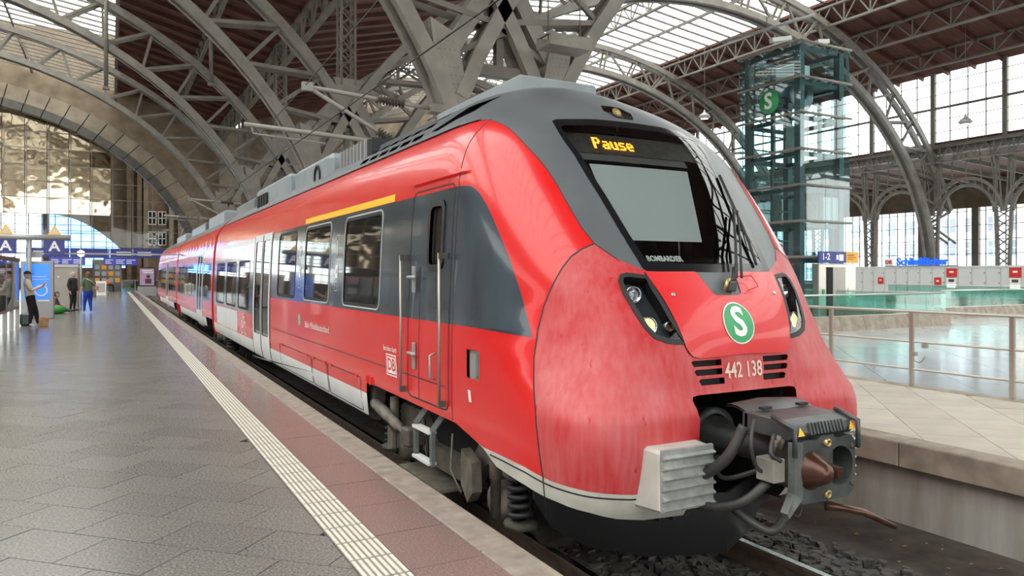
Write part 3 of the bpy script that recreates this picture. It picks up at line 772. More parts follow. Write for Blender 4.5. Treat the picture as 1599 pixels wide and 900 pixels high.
def Nrm(q, v):
    h = 2e-3; v = min(max(v, h), VM - .03)
    q_ = q if abs(q) > 2 * h else 2 * h
    a = P(q_ + h, v) - P(q_ - h, v); b = P(q_, v + h) - P(q_, v - h)
    n = a.cross(b).normalized(); c = Vector((XC, 9, 1.6)); p = P(q_, v)
    if n.dot(p - Vector((XC, max(p.y, 7.5), 1.2))) < 0: n = -n
    return n
def vz(z):
    if z <= ROWS[0][1]: return (z - ROWS[0][1])
    lo, hi = 0, VM
    for _ in range(40):
        m = (lo + hi) / 2
        if FN[1](m) < z: lo = m
        else: hi = m
    return lo
def qy(Y, v):
    ys = FN[3](v)
    if Y >= YB: return 2 + (Y - YB) / 10
    if Y >= ys: return 1 + (Y - ys) / (YB - ys)
    lo, hi = 0, 1
    for _ in range(40):
        m = (lo + hi) / 2
        if P(m, v).y < Y: lo = m
        else: hi = m
    return lo
def s_of(q): return 2.2 * q if q <= 1 else (2.2 + 2.6 * (q - 1) if q <= 2 else 4.8 + (q - 2) * 10)
def q_of(s): return s / 2.2 if s <= 2.2 else (1 + (s - 2.2) / 2.6 if s <= 4.8 else 2 + (s - 4.8) / 10)
def dens(poly, step=.07, closed=True):
    out = []; n = len(poly)
    for i in range(n if closed else n - 1):
        a, b = poly[i], poly[(i + 1) % n]; k = max(1, int(math.dist(a, b) / step))
        out += [(a[0] + (b[0] - a[0]) * t / k, a[1] + (b[1] - a[1]) * t / k) for t in range(k)]
    if not closed: out.append(poly[-1])
    return out
def QZ(pts): return [(s_of(q), vz(z)) for q, z in pts]                  # (q, z) -> plane
def YZ(pts, step=.1):                                                   # (Y, z) -> plane
    return [(s_of(qy(y, vz(z))), vz(z)) for y, z in dens(pts, step)]
def rrect(y0, y1, z0, z1, r, n=4):
    pts = []
    for cx, cz, a0 in ((y1 - r, z1 - r, 0), (y0 + r, z1 - r, 1), (y0 + r, z0 + r, 2), (y1 - r, z0 + r, 3)):
        pts += [(cx + r * math.cos((a0 + k / n) * PI / 2), cz + r * math.sin((a0 + k / n) * PI / 2)) for k in range(n + 1)]
    return pts
def inside(p, poly):
    x, y = p; c = False; j = len(poly) - 1
    for i in range(len(poly)):
        if (poly[i][1] > y) != (poly[j][1] > y) and x < (poly[j][0] - poly[i][0]) * (y - poly[i][1]) / (poly[j][1] - poly[i][1]) + poly[i][0]: c = not c
        j = i
    return c
def skin(sgrid, vgrid, regions):
    """constrained triangulation of the skin; regions [(name, [polys])] in priority order -> {name: triangles in (s, v)}"""
    pts = [(s, v) for s in sgrid for v in vgrid]; edges = []
    S0, S1 = sgrid[0], sgrid[-1]
    for nm, polys in regions:
        for pl in polys:
            o = len(pts); pl = [(min(max(s, S0 - .3), S1 + .3), v) for s, v in pl]; pts += pl
            edges += [(o + i, o + (i + 1) % len(pl)) for i in range(len(pl))]
    nv_ = len(vgrid); ns_ = len(sgrid)
    edges += [(j, j + 1) for j in range(nv_ - 1)] + [((ns_ - 1) * nv_ + j, (ns_ - 1) * nv_ + j + 1) for j in range(nv_ - 1)]
    edges += [(i * nv_, (i + 1) * nv_) for i in range(ns_ - 1)] + [(i * nv_ + nv_ - 1, (i + 1) * nv_ + nv_ - 1) for i in range(ns_ - 1)]
    vs, es, fs, *_ = delaunay_2d_cdt([Vector(p) for p in pts], edges, [], 0, 1e-5)
    bb = [(nm, [(pl, min(p[0] for p in pl), max(p[0] for p in pl), min(p[1] for p in pl), max(p[1] for p in pl)) for pl in polys]) for nm, polys in regions]
    out = {}
    for f in fs:
        c = (sum(vs[i].x for i in f) / 3, sum(vs[i].y for i in f) / 3)
        if c[0] < S0 or c[0] > S1 or c[1] < 0 or c[1] > VM: continue
        for nm, pls in bb:
            if any(x0 <= c[0] <= x1 and y0 <= c[1] <= y1 and inside(c, pl) for pl, x0, x1, y0, y1 in pls): break
        else: nm = 'red'
        out.setdefault(nm, []).append([(vs[i].x, vs[i].y) for i in f])
    return out
RIGHT = {}
def patch(name, tris, m, parent, off=0., sides=(1, -1)):
    """skin patch; the two sides of the train become two objects unless they meet on the centre line"""
    if len(sides) == 2 and min(s for t in tris for s, v in t) > 1e-4 and max(v for t in tris for s, v in t) < VM - 1e-3:
        l = patch(name, tris, m, parent, off, (1,)); r = patch(name, tris, m, RIGHT.get(parent.name, parent), off, (-1,))
        RIGHT[l.name] = r; return l
    idx = {}; co = []; no = []; fs = []
    for sd in sides:
        for t in tris:
            f = []
            for s, v in t:
                on = s <= 1e-6 or v >= VM - 1e-6
                k = (1 if on else sd, round(s, 5), round(v, 5))
                if k not in idx:
                    q = q_of(max(s, 0)); v_ = min(max(v, 0), VM)
                    p = P(q, v_); n = Nrm(q, v_)
                    if on: n.x = 0; n.normalize()
                    p = p + n * off
                    if sd < 0: p.x = 2 * XC - p.x; n.x = -n.x
                    idx[k] = len(co); co.append(p); no.append(n)
                f.append(idx[k])
            a, b, c = (co[i] for i in f)
            if (b - a).cross(c - a).length < 1e-9: continue
            if (b - a).cross(c - a).dot(no[f[0]]) < 0: f.reverse()
            fs.append(f)
    me = bpy.data.meshes.new(name); me.from_pydata(co, [], fs); me.materials.append(m)
    me.polygons.foreach_set('use_smooth', [True] * len(me.polygons))
    me.normals_split_custom_set_from_vertices([tuple(n) for n in no]); me.update()
    o = bpy.data.objects.new(name, me); COL.objects.link(o); o.parent = parent
    return o
def ribbon(name, line, width, m, parent, off=.003, both=True, closed=False):
    """thin strip along a line in the (s, v) plane, one object for each side"""
    out = []
    for sd in ((1, -1) if both else (1,)):
        mb = MB()
        pts = [(P(q_of(max(s, 0)), min(max(v, 0), VM)), Nrm(q_of(max(s, 0)), min(max(v, 0), VM))) for s, v in line]
        rows = []
        n = len(pts)
        for i, (p, nn) in enumerate(pts):
            a = pts[(i - 1) % n if closed else max(i - 1, 0)][0]; b = pts[(i + 1) % n if closed else min(i + 1, n - 1)][0]
            side = (b - a).cross(nn).normalized() * width / 2
            r = [p - side + nn * (off - .004), p - side + nn * off, p + side + nn * off, p + side + nn * (off - .004)]
            if sd < 0: r = [Vector((2 * XC - t.x, t.y, t.z)) for t in r]
            rows.append(r)
        if closed: rows.append(rows[0])
        mb.grid(rows, False)
        out.append(mb.build(name, m, parent if sd > 0 else RIGHT.get(parent.name, parent)))
    return out[0]
def wrapper(q0, z0, off=.004):
    """maps flat (x right, y up) lettering on to the skin round the point (q0, z0), seen from outside on the platform side"""
    v0 = vz(z0)
    dq = (P(q0 + .01, v0) - P(q0 - .01, v0)).length / .02
    def f(x, y):
        q = q0 - x / dq; v = v0 + y
        return P(q, v) + Nrm(q, v) * off
    return f
train = empty('train', 'red regional train with dark window band, sloping windscreen and open coupler', 'train', (0, 0, 0))
def flat(Y0, Y1, z0, z1): return YZ([(Y0, z0), (Y1, z0), (Y1, z1), (Y0, z1)], .25)
# ---- leading car
YE = 21.3
sg = [2.2 * i / 60 for i in range(61)] + [2.2 + 2.6 * i / 14 for i in range(1, 15)] + [4.8 + .5 * i for i in range(1, int((YE - YB) / .5) + 1)] + [4.8 + YE - YB]
vg = [VM * i / 62 for i in range(63)]
pocket = [(-.05, .86), (.184, .86), (.203, .852), (.207, .83), (.192, .707), (.197, .559), (.203, .18), (.207, .03)]
under = pocket + [(.338, .055), (.414, .10), (.48, .16), (.561, .21), (.681, .25), (.857, .285), (.95, .374), (1.129, .478)]
under_p = dens(QZ(under), .06, False) + YZ([(7.0, .50), (7.72, .507), (7.80, .13), (YE + .2, .13), (YE + .2, -.3)], .3)[:-8] + [(s_of(q_of(4.8 + YE - YB + .2)), -.4), (-.2, -.4), (-.2, vz(.86))]
wo_ = dens(QZ([(-.05, 2.965), (.18, 2.955), (.35, 2.925), (.366, 2.905), (.319, 2.586), (.294, 2.256), (.279, 1.945), (.264, 1.71), (.255, 1.69), (.15, 1.682), (-.05, 1.675)]))
wi_ = dens(QZ([(-.05, 2.90), (.18, 2.89), (.325, 2.862), (.337, 2.845), (.296, 2.586), (.270, 2.256), (.254, 1.945), (.242, 1.775), (.235, 1.755), (.15, 1.745), (-.05, 1.74)]))
grey_ = [(-.05, 1.685), (.268, 1.70), (.330, 1.774), (.375, 1.884), (.391, 2.0), (.399, 2.123), (.404, 2.22), (.409, 2.319), (.417, 2.41), (.428, 2.493), (.442, 2.565), (.459, 2.632), (.477, 2.707), (.499, 2.777), (.528, 2.842), (.563, 2.894), (.60, 2.935), (.636, 2.960), (.686, 2.965)]
grey_p = dens(QZ(grey_), .05, False) + [(s_of(qy(y, vz(2.965))), vz(2.965)) for y in [5.7 + .25 * i for i in range(63)]] + [(4.8 + YE - YB + .2, vz(2.965)), (4.8 + YE - YB + .2, VM + .1), (-.2, VM + .1)]
front_ = [(.375, 1.884), (.415, 1.845), (.452, 1.794), (.490, 1.712), (.525, 1.619), (.554, 1.535), (.579, 1.446), (.605, 1.294), (.621, 1.101), (.624, .940), (.627, .700), (.618, .52), (.605, .349), (.600, .2), (.6, 0.)]
front_p = dens(QZ(front_), .05, False) + [(-.2, -.1), (-.2, vz(1.69))] + dens(QZ([(.0, 1.69), (.268, 1.70), (.330, 1.774)]), .05, False)
dark_ = [(.624, 1.233), (.640, 1.425), (.648, 1.768), (.661, 2.007), (.669, 2.11), (.678, 2.195), (.695, 2.287), (.712, 2.33), (.734, 2.36), (.765, 2.374), (.798, 2.378)]
dark_p = dens(QZ(dark_), .05, False) + [(s_of(qy(y, vz(2.385))), vz(2.385)) for y in [5.5 + .25 * i for i in range(31)]] + YZ([(13.26, 2.385), (13.26, 1.262), (13.27, 1.262)], .2)[:8] + [(s_of(qy(y, vz(1.262))), vz(1.262)) for y in [13.2 - .2 * i for i in range(42)]]
head_p = dens(QZ([(.347, 1.618), (.337, 1.653), (.320, 1.662), (.264, 1.645), (.261, 1.557), (.242, 1.381), (.221, 1.266), (.209, 1.206), (.262, 1.223), (.297, 1.254), (.318, 1.317), (.335, 1.418), (.348, 1.532)]), .04)
hood_p = dens(QZ([(-.05, 1.68), (.258, 1.68), (.204, 1.181), (.195, 1.143), (.185, 1.125), (.165, 1.114), (-.05, 1.126)]), .05)
wbox_p = dens(QZ([(.084, 1.685), (.060, 1.525), (.045, 1.512), (-.05, 1.512), (-.05, 1.685)]), .05)
def vent(q0, q1, z0, z1): return dens(QZ([(q0, (z0 + z1) / 2 + .01), (q0 - .008, z1), (q1, z1), (q1, z0), (q0 - .008, z0)]), .04)
vents = [vent(.196, .086, 1.045, 1.085), vent(.189, .086, .985, 1.025), vent(.176, .08, .92, .962)]
white_ = [(-.05, .235), (.2, .235), (.384, .268), (.481, .305), (.532, .328), (.605, .352), (.678, .378), (.806, .385), (.95, .384), (1.0, .40)]
white_p = dens(QZ(white_), .06, False) + [(s_of(1.), -.1), (-.2, -.1)]
skirt_p = flat(7.6, YE + .2, .0, .38)
wins = [(7.31, 8.69, 1.30, 2.335), (9.34, 10.73, 1.30, 2.335), (11.31, 12.66, 1.30, 2.335), (15.5, 16.95, .93, 1.95), (17.35, 18.85, .93, 1.95), (19.25, 20.75, .93, 1.95)]
win_o = [YZ(rrect(*w, .09), .12) for w in wins]
win_i = [YZ(rrect(w[0] + .045, w[1] - .045, w[2] + .045, w[3] - .045, .06), .12) for w in wins]
lband = flat(15.02, YE + .2, .88, 2.0)
lstripe = flat(15.02, YE + .2, 2.27, 2.365)
info = flat(17.1, 20.6, .40, .85)
door_w = flat(13.27, 15.02, .05, 2.40)
door_g = [YZ(rrect(13.42, 14.06, .55, 2.28, .06), .15), YZ(rrect(14.22, 14.86, .55, 2.28, .06), .15)]
cdoor_w = YZ(rrect(5.68, 6.04, 1.70, 2.30, .09), .08)
cdoor_wi = YZ(rrect(5.73, 5.99, 1.75, 2.25, .06), .08)
recess_p = YZ(rrect(4.93, 5.18, .86, 1.105, .03), .08)
yel_p = flat(7.0, 10.85, 2.39, 2.465)
louv = []
for i in range(6):
    for z0, z1 in ((3.03, 3.10), (3.16, 3.23), (3.29, 3.35)):
        a = 6.95 + i * .36
        louv.append([(s_of(qy(y, vz(z))), vz(z)) for y, z in ((a, z0), (a + .28, z0), (a + .32, z1), (a + .04, z1))])
scoop = [(s_of(qy(y, vz(z))), vz(z)) for y, z in ((5.95, 3.13), (6.55, 3.04), (6.75, 3.07), (6.35, 3.25), (6.05, 3.33))]
lamp_p = dens(QZ([(-.05, 3.16), (.06, 3.15), (.085, 3.08), (.05, 3.0), (-.05, 2.985)]), .04)
regs = [('drop', [under_p]), ('glass', [wi_]), ('frame', [wo_]), ('headlamp', [head_p]), ('wbox', [wbox_p]), ('hood', [hood_p]), ('toplamp', [lamp_p]),
        ] + [('vent%d' % i, [p]) for i, p in enumerate(vents)] + [('louver%d' % i, [p]) for i, p in enumerate(louv)] + [('win%d' % i, [p]) for i, p in enumerate(win_i)] + [('winframe%d' % i, [p]) for i, p in enumerate(win_o)] + [('cwin', [cdoor_wi]), ('cwinframe', [cdoor_w]), ('recess', [recess_p]),
        ('doorglass0', [door_g[0]]), ('doorglass1', [door_g[1]]), ('doorwhite', [door_w]), ('scoop', [scoop]),
        ('white', [white_p]), ('skirt', [skirt_p]), ('info', [info]), ('yellow', [yel_p]), ('lband', [lband]), ('lstripe', [lstripe]), ('grey', [grey_p]), ('band', [dark_p]), ('front', [front_p])]
T = skin(sg, vg, regs)
patch('body_shell', T['red'], M['red'], train)['label'] = 'glossy red side panels'
patch('cab_front_panel', T['front'], M['redfade'], train)['label'] = 'weathered faded red nose panel'
patch('roof_fairing', T['grey'], M['grey'], train)['label'] = 'dark grey roof and windscreen pillars'
patch('window_band', T['band'], M['band'], train)['label'] = 'dark slate window band'; patch('window_band', T['lband'], M['band'], train)
patch('bumper_skirt', T['white'], M['bumper'], train)['label'] = 'off-white bumper skirt'
sk_ = patch('side_skirt', T['skirt'], M['white'], train)
patch('info_panel', T['info'], M['white'], train); patch('white_stripe', T['lstripe'], M['white'], train)
patch('first_class_stripe', T['yellow'], M['yellow'], train, .002)['label'] = 'yellow first class stripe'
M['redhood'] = mat('hood_red', (.70, .035, .04), .34, col2=(.62, .016, .02), scale=2.5, detail=6, coat=.3)
hood = patch('nose_hatch', T['hood'], M['redhood'], train, .012); hood['label'] = 'smooth red hatch with green emblem'
ribbon('hatch_edge', dens(QZ([(.258, 1.68), (.204, 1.181), (.195, 1.143), (.185, 1.125), (.165, 1.114), (0, 1.126)]), .05, False), .03, M['redhood'], hood, .012)
ribbon('hatch_gap', dens(QZ([(.264, 1.68), (.209, 1.181), (.20, 1.138), (.187, 1.116), (.165, 1.104), (0, 1.116)]), .05, False), .012, M['dark'], hood, .002)
patch('wiper_mount', T['wbox'], M['grey'], train, .006)
ws = patch('windscreen', T['glass'], M['wind'], train); ws['label'] = 'large sloping windscreen'
patch('windscreen_frame', T['frame'], M['blk'], ws, .002)
for i, w in enumerate(wins):
    p = patch('side_window', T['win%d' % i], M['wglass'], train, -.004)
    patch('window_frame', T['winframe%d' % i], M['rubber'], p, .003)
M['trimlt'] = mat('window_trim', (.45, .47, .46), .4)
for i in (0, 1): ribbon('window_trim', [p for p in win_o[i]], .016, M['trimlt'], train, .006, closed=True)
d1 = patch('passenger_door', T['doorwhite'], M['white'], train, .004)
for k in (0, 1): patch('door_glass', T['doorglass%d' % k], M['wglass'], d1, -.006)
ribbon('door_seam', [(s_of(qy(14.14, vz(z))), vz(z)) for z in [.13 + .15 * i for i in range(16)]], .05, M['rubber'], d1, .008)
for Yd in (13.27, 15.02): ribbon('door_gap', [(s_of(qy(Yd, vz(z))), vz(z)) for z in [.13 + .15 * i for i in range(16)]], .02, M['rubber'], d1, .008)
cd = patch('cab_door_window', T['cwin'], M['wglass'], train, -.02)
patch('window_frame', T['cwinframe'], M['rubber'], cd, .012)
patch('step_recess', T['recess'], mat('recess_beige', (.45, .42, .35), .5), train, -.03)
ribbon('recess_rim', recess_p, .025, M['red'], train, .003, closed=True)
for i in range(3): patch('vent_opening', T['vent%d' % i], M['dark'], train, -.05)
for i in range(len(louv)): patch('roof_louver', T['louver%d' % i], M['dark'], train, -.03)
patch('roof_scoop', T['scoop'], M['dark'], train, -.05)
# seams
def yline(Y, z0, z1): return [(s_of(qy(Y, vz(z0 + (z1 - z0) * i / 16))), vz(z0 + (z1 - z0) * i / 16)) for i in range(17)]
sm = lambda nm, ln, w=.008, m='rubber', off=.002: ribbon(nm, ln, w, M[m], train, off)
sm('panel_seam', yline(5.45, .49, 2.4) ); sm('panel_seam', yline(5.47, 2.4, 2.96))
sm('panel_seam', dens(QZ(front_), .04, False)[:-2], .010)
sm('panel_seam', dens(QZ(grey_[2:]), .05, False), .006)
sm('roof_edge_strip', [(s_of(qy(y, vz(2.972))), vz(2.972)) for y in [5.6 + .3 * i for i in range(52)]], .035, 'grey', .018)
sm('door_gutter', [(s_of(qy(y, vz(2.50))), vz(2.50)) for y in [5.35 + .1 * i for i in range(13)]], .03, 'red', .03)
ribbon('cab_door_gap', YZ(rrect(5.52, 6.46, .55, 2.42, .08), .1), .012, M['rubber'], train, .003, closed=True)
sm('panel_seam', yline(6.18, .55, 1.7), .008)
sm('sill_groove', [(s_of(qy(y, vz(.74))), vz(.74)) for y in [5.6 + .3 * i for i in range(26)]], .008)
sm('bumper_groove', dens(QZ([(.21, .205), (.384, .235), (.481, .272), (.532, .294), (.605, .318), (.678, .342), (.806, .352), (.9, .352)]), .05, False), .010, 'dark')
for a, b in ((7.95, 9.35), (9.4, 10.2), (10.25, 12.4)):
    ribbon('hatch_gap', YZ(rrect(a, b, .16, .53, .03), .15), .008, M['rubber'], sk_, .003, closed=True)
for Y in (8.1, 9.2, 9.5, 10.1, 10.5, 12.2):
    p = P(qy(Y, vz(.53)), vz(.53)); MB().box(p.x - .015, p.x + .01, Y - .05, Y + .05, .515, .545).build('hatch_hinge', M['signred'], sk_)
# ---- lettering
tx = lambda nm, s, q, z, size, m, off=.005, **k: text_obj(nm, s, size, M[m], train, (0, 0, 0), (1, 0, 0), (0, 0, 1), wrap=wrapper(q, z, off), **k)
tx('number', '442 138', 0.0, 1.0, .15, 'cream', .006, sx=.72, bold=.002)
def disc(name, q0, z0, r, m, off, parent, sy=1., n=28, r0=0.):
    f = wrapper(q0, z0, off); rows = [[f(rr * math.cos(2 * PI * k / n), sy * rr * math.sin(2 * PI * k / n)) for k in range(n + 1)] for rr in (max(r0, .001), (r + r0) / 2, r)]
    return MB().grid(rows).build(name, m, parent)
em = empty('emblem'); em.parent = train
disc('emblem_rim', .0, 1.32, .142, M['letter'], .017, em); disc('emblem_disc', .0, 1.32, .133, M['green'], .019, em)
text_obj('emblem_letter', 'S', .27, M['letter'], em, (0, 0, 0), (1, 0, 0), (0, 0, 1), wrap=wrapper(0., 1.32, .022), bold=.008)
e2 = empty('side_emblem'); e2.parent = train
qs = qy(10.95, vz(1.0)); disc('emblem_rim', qs, 1.0, .085, M['letter'], .003, e2); disc('emblem_disc', qs, 1.0, .077, M['green'], .005, e2)
text_obj('emblem_letter', 'S', .15, M['letter'], e2, (0, 0, 0), (1, 0, 0), (0, 0, 1), wrap=wrapper(qs, 1.0, .007), bold=.004)
tx('lettering', 'Bahn Mitteldeutschland', qy(9.92, vz(.96)), .955, .125, 'letter', sx=1.12)
tx('lettering', 'Betrieben durch', qy(6.95, vz(.93)), .93, .075, 'letter', sx=.8)
dbp = empty('operator_logo'); dbp.parent = train
qd = qy(6.90, vz(.77))
def frame_rect(name, q, z, w, h, t, m, off, parent):
    f = wrapper(q, z, off); mb = MB()
    for x0, x1, y0, y1 in ((-w, w, h - t, h), (-w, w, -h, -h + t), (-w, -w + t, -h, h), (w - t, w, -h, h)): mb.add([f(x0, y0), f(x1, y0), f(x1, y1), f(x0, y1)], [(0, 1, 2, 3)])
    return mb.build(name, m, parent)
frame_rect('logo_panel', qd, .775, .15, .105, .105, M['letter'], .004, dbp); frame_rect('logo_frame', qd, .775, .135, .092, .014, M['signred'], .0055, dbp)
text_obj('logo_letters', 'DB', .165, M['signred'], dbp, (0, 0, 0), (1, 0, 0), (0, 0, 1), wrap=wrapper(qd, .775, .0055), bold=.003)
bk_ = empty('bicycle_pictogram'); bk_.parent = train
qb = qy(16.2, vz(.62))
for x_ in (-.21, .21): disc('bicycle_wheel', qb - x_ / 10, .55, .14, M['letter'], .004, bk_, r0=.12)
fb = wrapper(qb, .55, .005); bf = MB()
for (xa, ya), (xb, yb) in (((-.21, 0), (-.08, .22)), ((-.08, .22), (.14, .22)), ((.14, .22), (0, 0)), ((0, 0), (-.21, 0)), ((.21, 0), (.12, .30)), ((-.08, .22), (-.1, .28)), ((0, 0), (-.08, .22)), ((.12, .30), (.2, .31))):
    n_ = Vector((-(yb - ya), xb - xa)).normalized() * .012
    bf.add([fb(xa - n_.x, ya - n_.y), fb(xb - n_.x, yb - n_.y), fb(xb + n_.x, yb + n_.y), fb(xa + n_.x, ya + n_.y)], [(0, 1, 2, 3)])
bf.build('bicycle_frame', M['letter'], bk_)
for s, Y in (('1', 9.0), ('2', 11.02)):
    q = qy(Y, vz(2.0)); frame_rect('class_panel', q, 1.98, .07, .17, .008, M['trimlt'], .004, train); tx('class_number', s, q, 1.98, .27, 'letter', .005)
    frame_rect('class_panel', q, 1.70, .06, .08, .05, M['letter'], .004, train); frame_rect('class_panel', q, 1.52, .06, .06, .008, M['trimlt'], .004, train)
tx('windscreen_lettering', 'BOMBARDIER', .155, 1.80, .055, 'letter', -.035, bold=.002, sx=.95)
frame_rect('maintenance_plate', qy(5.1, vz(.71)), .735, .022, .045, .02, M['letter'], .004, train)
# ---- windscreen interior
def ipatch(name, q0, q1, z0, z1, off, m, n=14, k=6):
    qa, qb_ = q1 if isinstance(q1, tuple) else (q1, q1); q1j = [qa + (qb_ - qa) * j / k for j in range(k + 1)]
    rows = [[P(q0 + (q1j[j] - q0) * i / n, vz(z0 + (z1 - z0) * j / k)) + Nrm(q0 + (q1j[j] - q0) * i / n, vz(z0 + (z1 - z0) * j / k)) * off for i in range(n + 1)] for j in range(k + 1)]
    return MB().grid(rows).build(name, m, train)
ipatch('sun_blind', .262, (-.05, -.185), 1.945, 2.565, -.05, M['blind'])['label'] = 'pale grey pulled-down sun blind'
ipatch('blind_roller', .30, -.20, 2.60, 2.66, -.05, mat('roller_grey', (.10, .10, .10), .5))
dp = ipatch('display_panel', .33, -.33, 2.675, 2.86, -.06, M['ledpanel'])
# destination lettering as dot matrix
FONT = {'P': ['111110', '110011', '110011', '111110', '110000', '110000', '110000'], 'a': ['000000', '000000', '011110', '000011', '011111', '110011', '011111'],
        'u': ['000000', '000000', '110011', '110011', '110011', '110011', '011111'], 's': ['000000', '000000', '011111', '110000', '011110', '000011', '111110'], 'e': ['000000', '000000', '011110', '110011', '111111', '110000', '011110']}
f = wrapper(.118, 2.765, -.054); mb = MB(); u = .0120; x0 = -16.5 * u
for ch in 'Pause':
    for r, row in enumerate(FONT[ch]):
        for c_, b in enumerate(row):
            if b == '1':
                x, y = x0 + c_ * u * 1.0, (3 - r) * u * 1.35
                mb.add([f(x, y), f(x + u * .93, y), f(x + u * .93, y + u * 1.25), f(x, y + u * 1.25)], [(0, 1, 2, 3)])
    x0 += 6.9 * u
mb.build('destination_letters', M['orange_led'], dp)['label'] = 'orange dot-matrix word Pause'
ci = MB().box(XC - 1.15, XC + 1.15, 6.3, 6.4, 1.2, 2.9).box(XC - 1.1, XC + 1.1, 4.6, 6.4, 1.25, 1.3)
ci.build('cab_bulkhead', mat('cab_interior', (.055, .055, .055), .7), train)
MB().prism([(XC - 1.0, 4.25, 1.3), (XC - 1.0, 4.25, 1.66), (XC - 1.0, 4.75, 1.80), (XC - 1.0, 5.0, 1.3)], (2.0, 0, 0)).build('dashboard', M['dark'], train)
st = MB().box(XC - .3, XC + .3, 5.5, 5.62, 1.3, 2.15).box(XC - .28, XC + .28, 5.1, 5.6, 1.45, 1.55); st.build('driver_seat', M['rubber'], train, bevel=.03)
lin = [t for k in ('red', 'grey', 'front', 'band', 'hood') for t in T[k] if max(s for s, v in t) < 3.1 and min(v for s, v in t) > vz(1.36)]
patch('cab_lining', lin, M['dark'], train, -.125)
# ---- headlamps
for sd in (1, -1):
    hl = empty('headlamp'); hl.parent = train
    def mir(o): return o
    patch('lamp_lens', T['headlamp'], M['lens'], hl, .002, (sd,))
    patch('lamp_housing', T['headlamp'], mat('lamp_housing', (.05, .055, .06), .3), hl, -.11, (sd,))
    mb = MB()
    line = head_p
    rows = []
    for s, v in line + [line[0]]:
        p = P(q_of(s), v); n = Nrm(q_of(s), v); r = [p + n * .006, p - n * .11]
        if sd < 0: r = [Vector((2 * XC - t.x, t.y, t.z)) for t in r]
        rows.append(r)
    mb.grid(rows, False).build('lamp_surround', M['blk'], hl)
    rim = ribbon('lamp_rim', head_p, .035, M['rubber'], hl, .008, both=False, closed=True)
    if sd < 0:
        for v in rim.data.vertices: v.co.x = 2 * XC - v.co.x
    for (q, z, r, m_, lb) in ((.315, 1.565, .052, 'reflector', 'upper'), (.302, 1.345, .058, 'lamp_warm', 'lower'), (.235, 1.34, .03, 'brass', 'side')):
        p = P(q, vz(z)) + Nrm(q, vz(z)) * -.075; n = Vector((-.25, -1, .08)).normalized()
        if sd < 0: p.x = 2 * XC - p.x; n.x = -n.x
        b = MB().lathe(p, n, [(.012, -.03), (r * .75, -.01), (r, .035), (r * 1.12, .036), (r * 1.12, .0)], 18).build('lamp_reflector', M['reflector'], hl)
        if m_ != 'reflector': MB().lathe(p, n, [(0, .022), (r * .55, .02), (r * .9, .028)], 16).build('lamp_bulb', M[m_], b)
        else: MB().lathe(p, n, [(0, .02), (r * .3, .012), (r * .34, -.01)], 12).build('lamp_bulb', M['letter'], b)
tl = patch('marker_lamp', T['toplamp'], M['lens'], train, .004)
patch('lamp_housing', T['toplamp'], M['grey'], tl, -.05)
p = P(0, vz(3.07)); MB().lathe(p + Vector((0, .05, 0)), (0, -1, .45), [(.0, .0), (.03, .01), (.045, .03)], 16).build('lamp_bulb', M['brass'], tl)
for q in (.209, -.209):
    p = P(q, vz(1.521)); n = Nrm(q, vz(1.521)); MB().lathe(p + n * .012, n, [(.016, -.004), (.016, .006), (.008, .008), (0, .006)], 12).build('hatch_screw', M['inox'], train)
# ---- wiper
wp = empty('wiper'); wp.parent = train
def onsk(q, z, off): return P(q, vz(z)) + Nrm(q, vz(z)) * off
MB().tube([onsk(-.02, 1.56, .03), onsk(-.035, 1.60, .07), onsk(-.05, 1.66, .09)], .018, 8).build('pivot', M['rubber'], wp)
MB().box(*[c for i in range(3) for c in (onsk(-.02, 1.57, .03)[i] - .045, onsk(-.02, 1.57, .03)[i] + .03)]).build('motor_block', M['coupler'], wp, bevel=.01)
MB().tube([onsk(-.045, 1.60, .07), onsk(-.125, 1.86, .09), onsk(-.235, 2.16, .05)], .011, 6).build('arm', M['rubber'], wp)
MB().tube([onsk(-.068, 1.60, .07), onsk(-.145, 1.86, .09), onsk(-.25, 2.15, .05)], .009, 6).build('arm', M['rubber'], wp)
MB().tube([onsk(-.30, 2.50, .02), onsk(-.252, 2.14, .03), onsk(-.222, 1.9, .03), onsk(-.199, 1.73, .02)], .012, 6).build('blade', M['rubber'], wp)
MB().tube([onsk(-.03, 1.60, .05), onsk(.01, 1.57, .09), onsk(.02, 1.53, .04)], .014, 6).build('nozzle', M['brass'], wp)
MB().tube([onsk(-.06, 1.62, .05), onsk(-.12, 1.62, .06), onsk(-.13, 1.55, .05), onsk(-.08, 1.53, .03)], .004, 5).build('hose', M['signred'], wp)
# ---- buffer blocks
for sd in (-1, 1):
    bb = empty('buffer_block'); bb.parent = train; bb['label'] = 'ribbed grey-white anti-climber block'
    m_ = lambda x: x if sd < 0 else 2 * XC - x
    MB().add([(m_(2.92), 3.80, .18), (m_(3.40), 3.76, .17), (m_(3.385), 3.545, .175), (m_(2.97), 3.545, .185), (m_(2.94), 3.80, .585), (m_(3.39), 3.76, .585), (m_(3.385), 3.56, .575), (m_(2.97), 3.56, .57)],
             [(0, 3, 2, 1), (4, 5, 6, 7), (0, 4, 7, 3), (1, 2, 6, 5), (3, 7, 6, 2), (0, 1, 5, 4)]).build('block_body', M['bumper'], bb, bevel=.02)
    M['ribgrey'] = M.get('ribgrey') or mat('rib_grey', (.30, .31, .30), .5, var=.2, scale=14)
    for i in range(6):
        z = .20 + i * .064
        a, b = sorted((m_(2.975), m_(3.395)))
        MB().prism([(a, 3.56, z - .004), (a, 3.52, z), (a, 3.513, z + .012), (a, 3.54, z + .026), (a, 3.54, z + .056), (a, 3.56, z + .06)], (b - a, 0, 0)).build('rib', M['ribgrey'], bb)
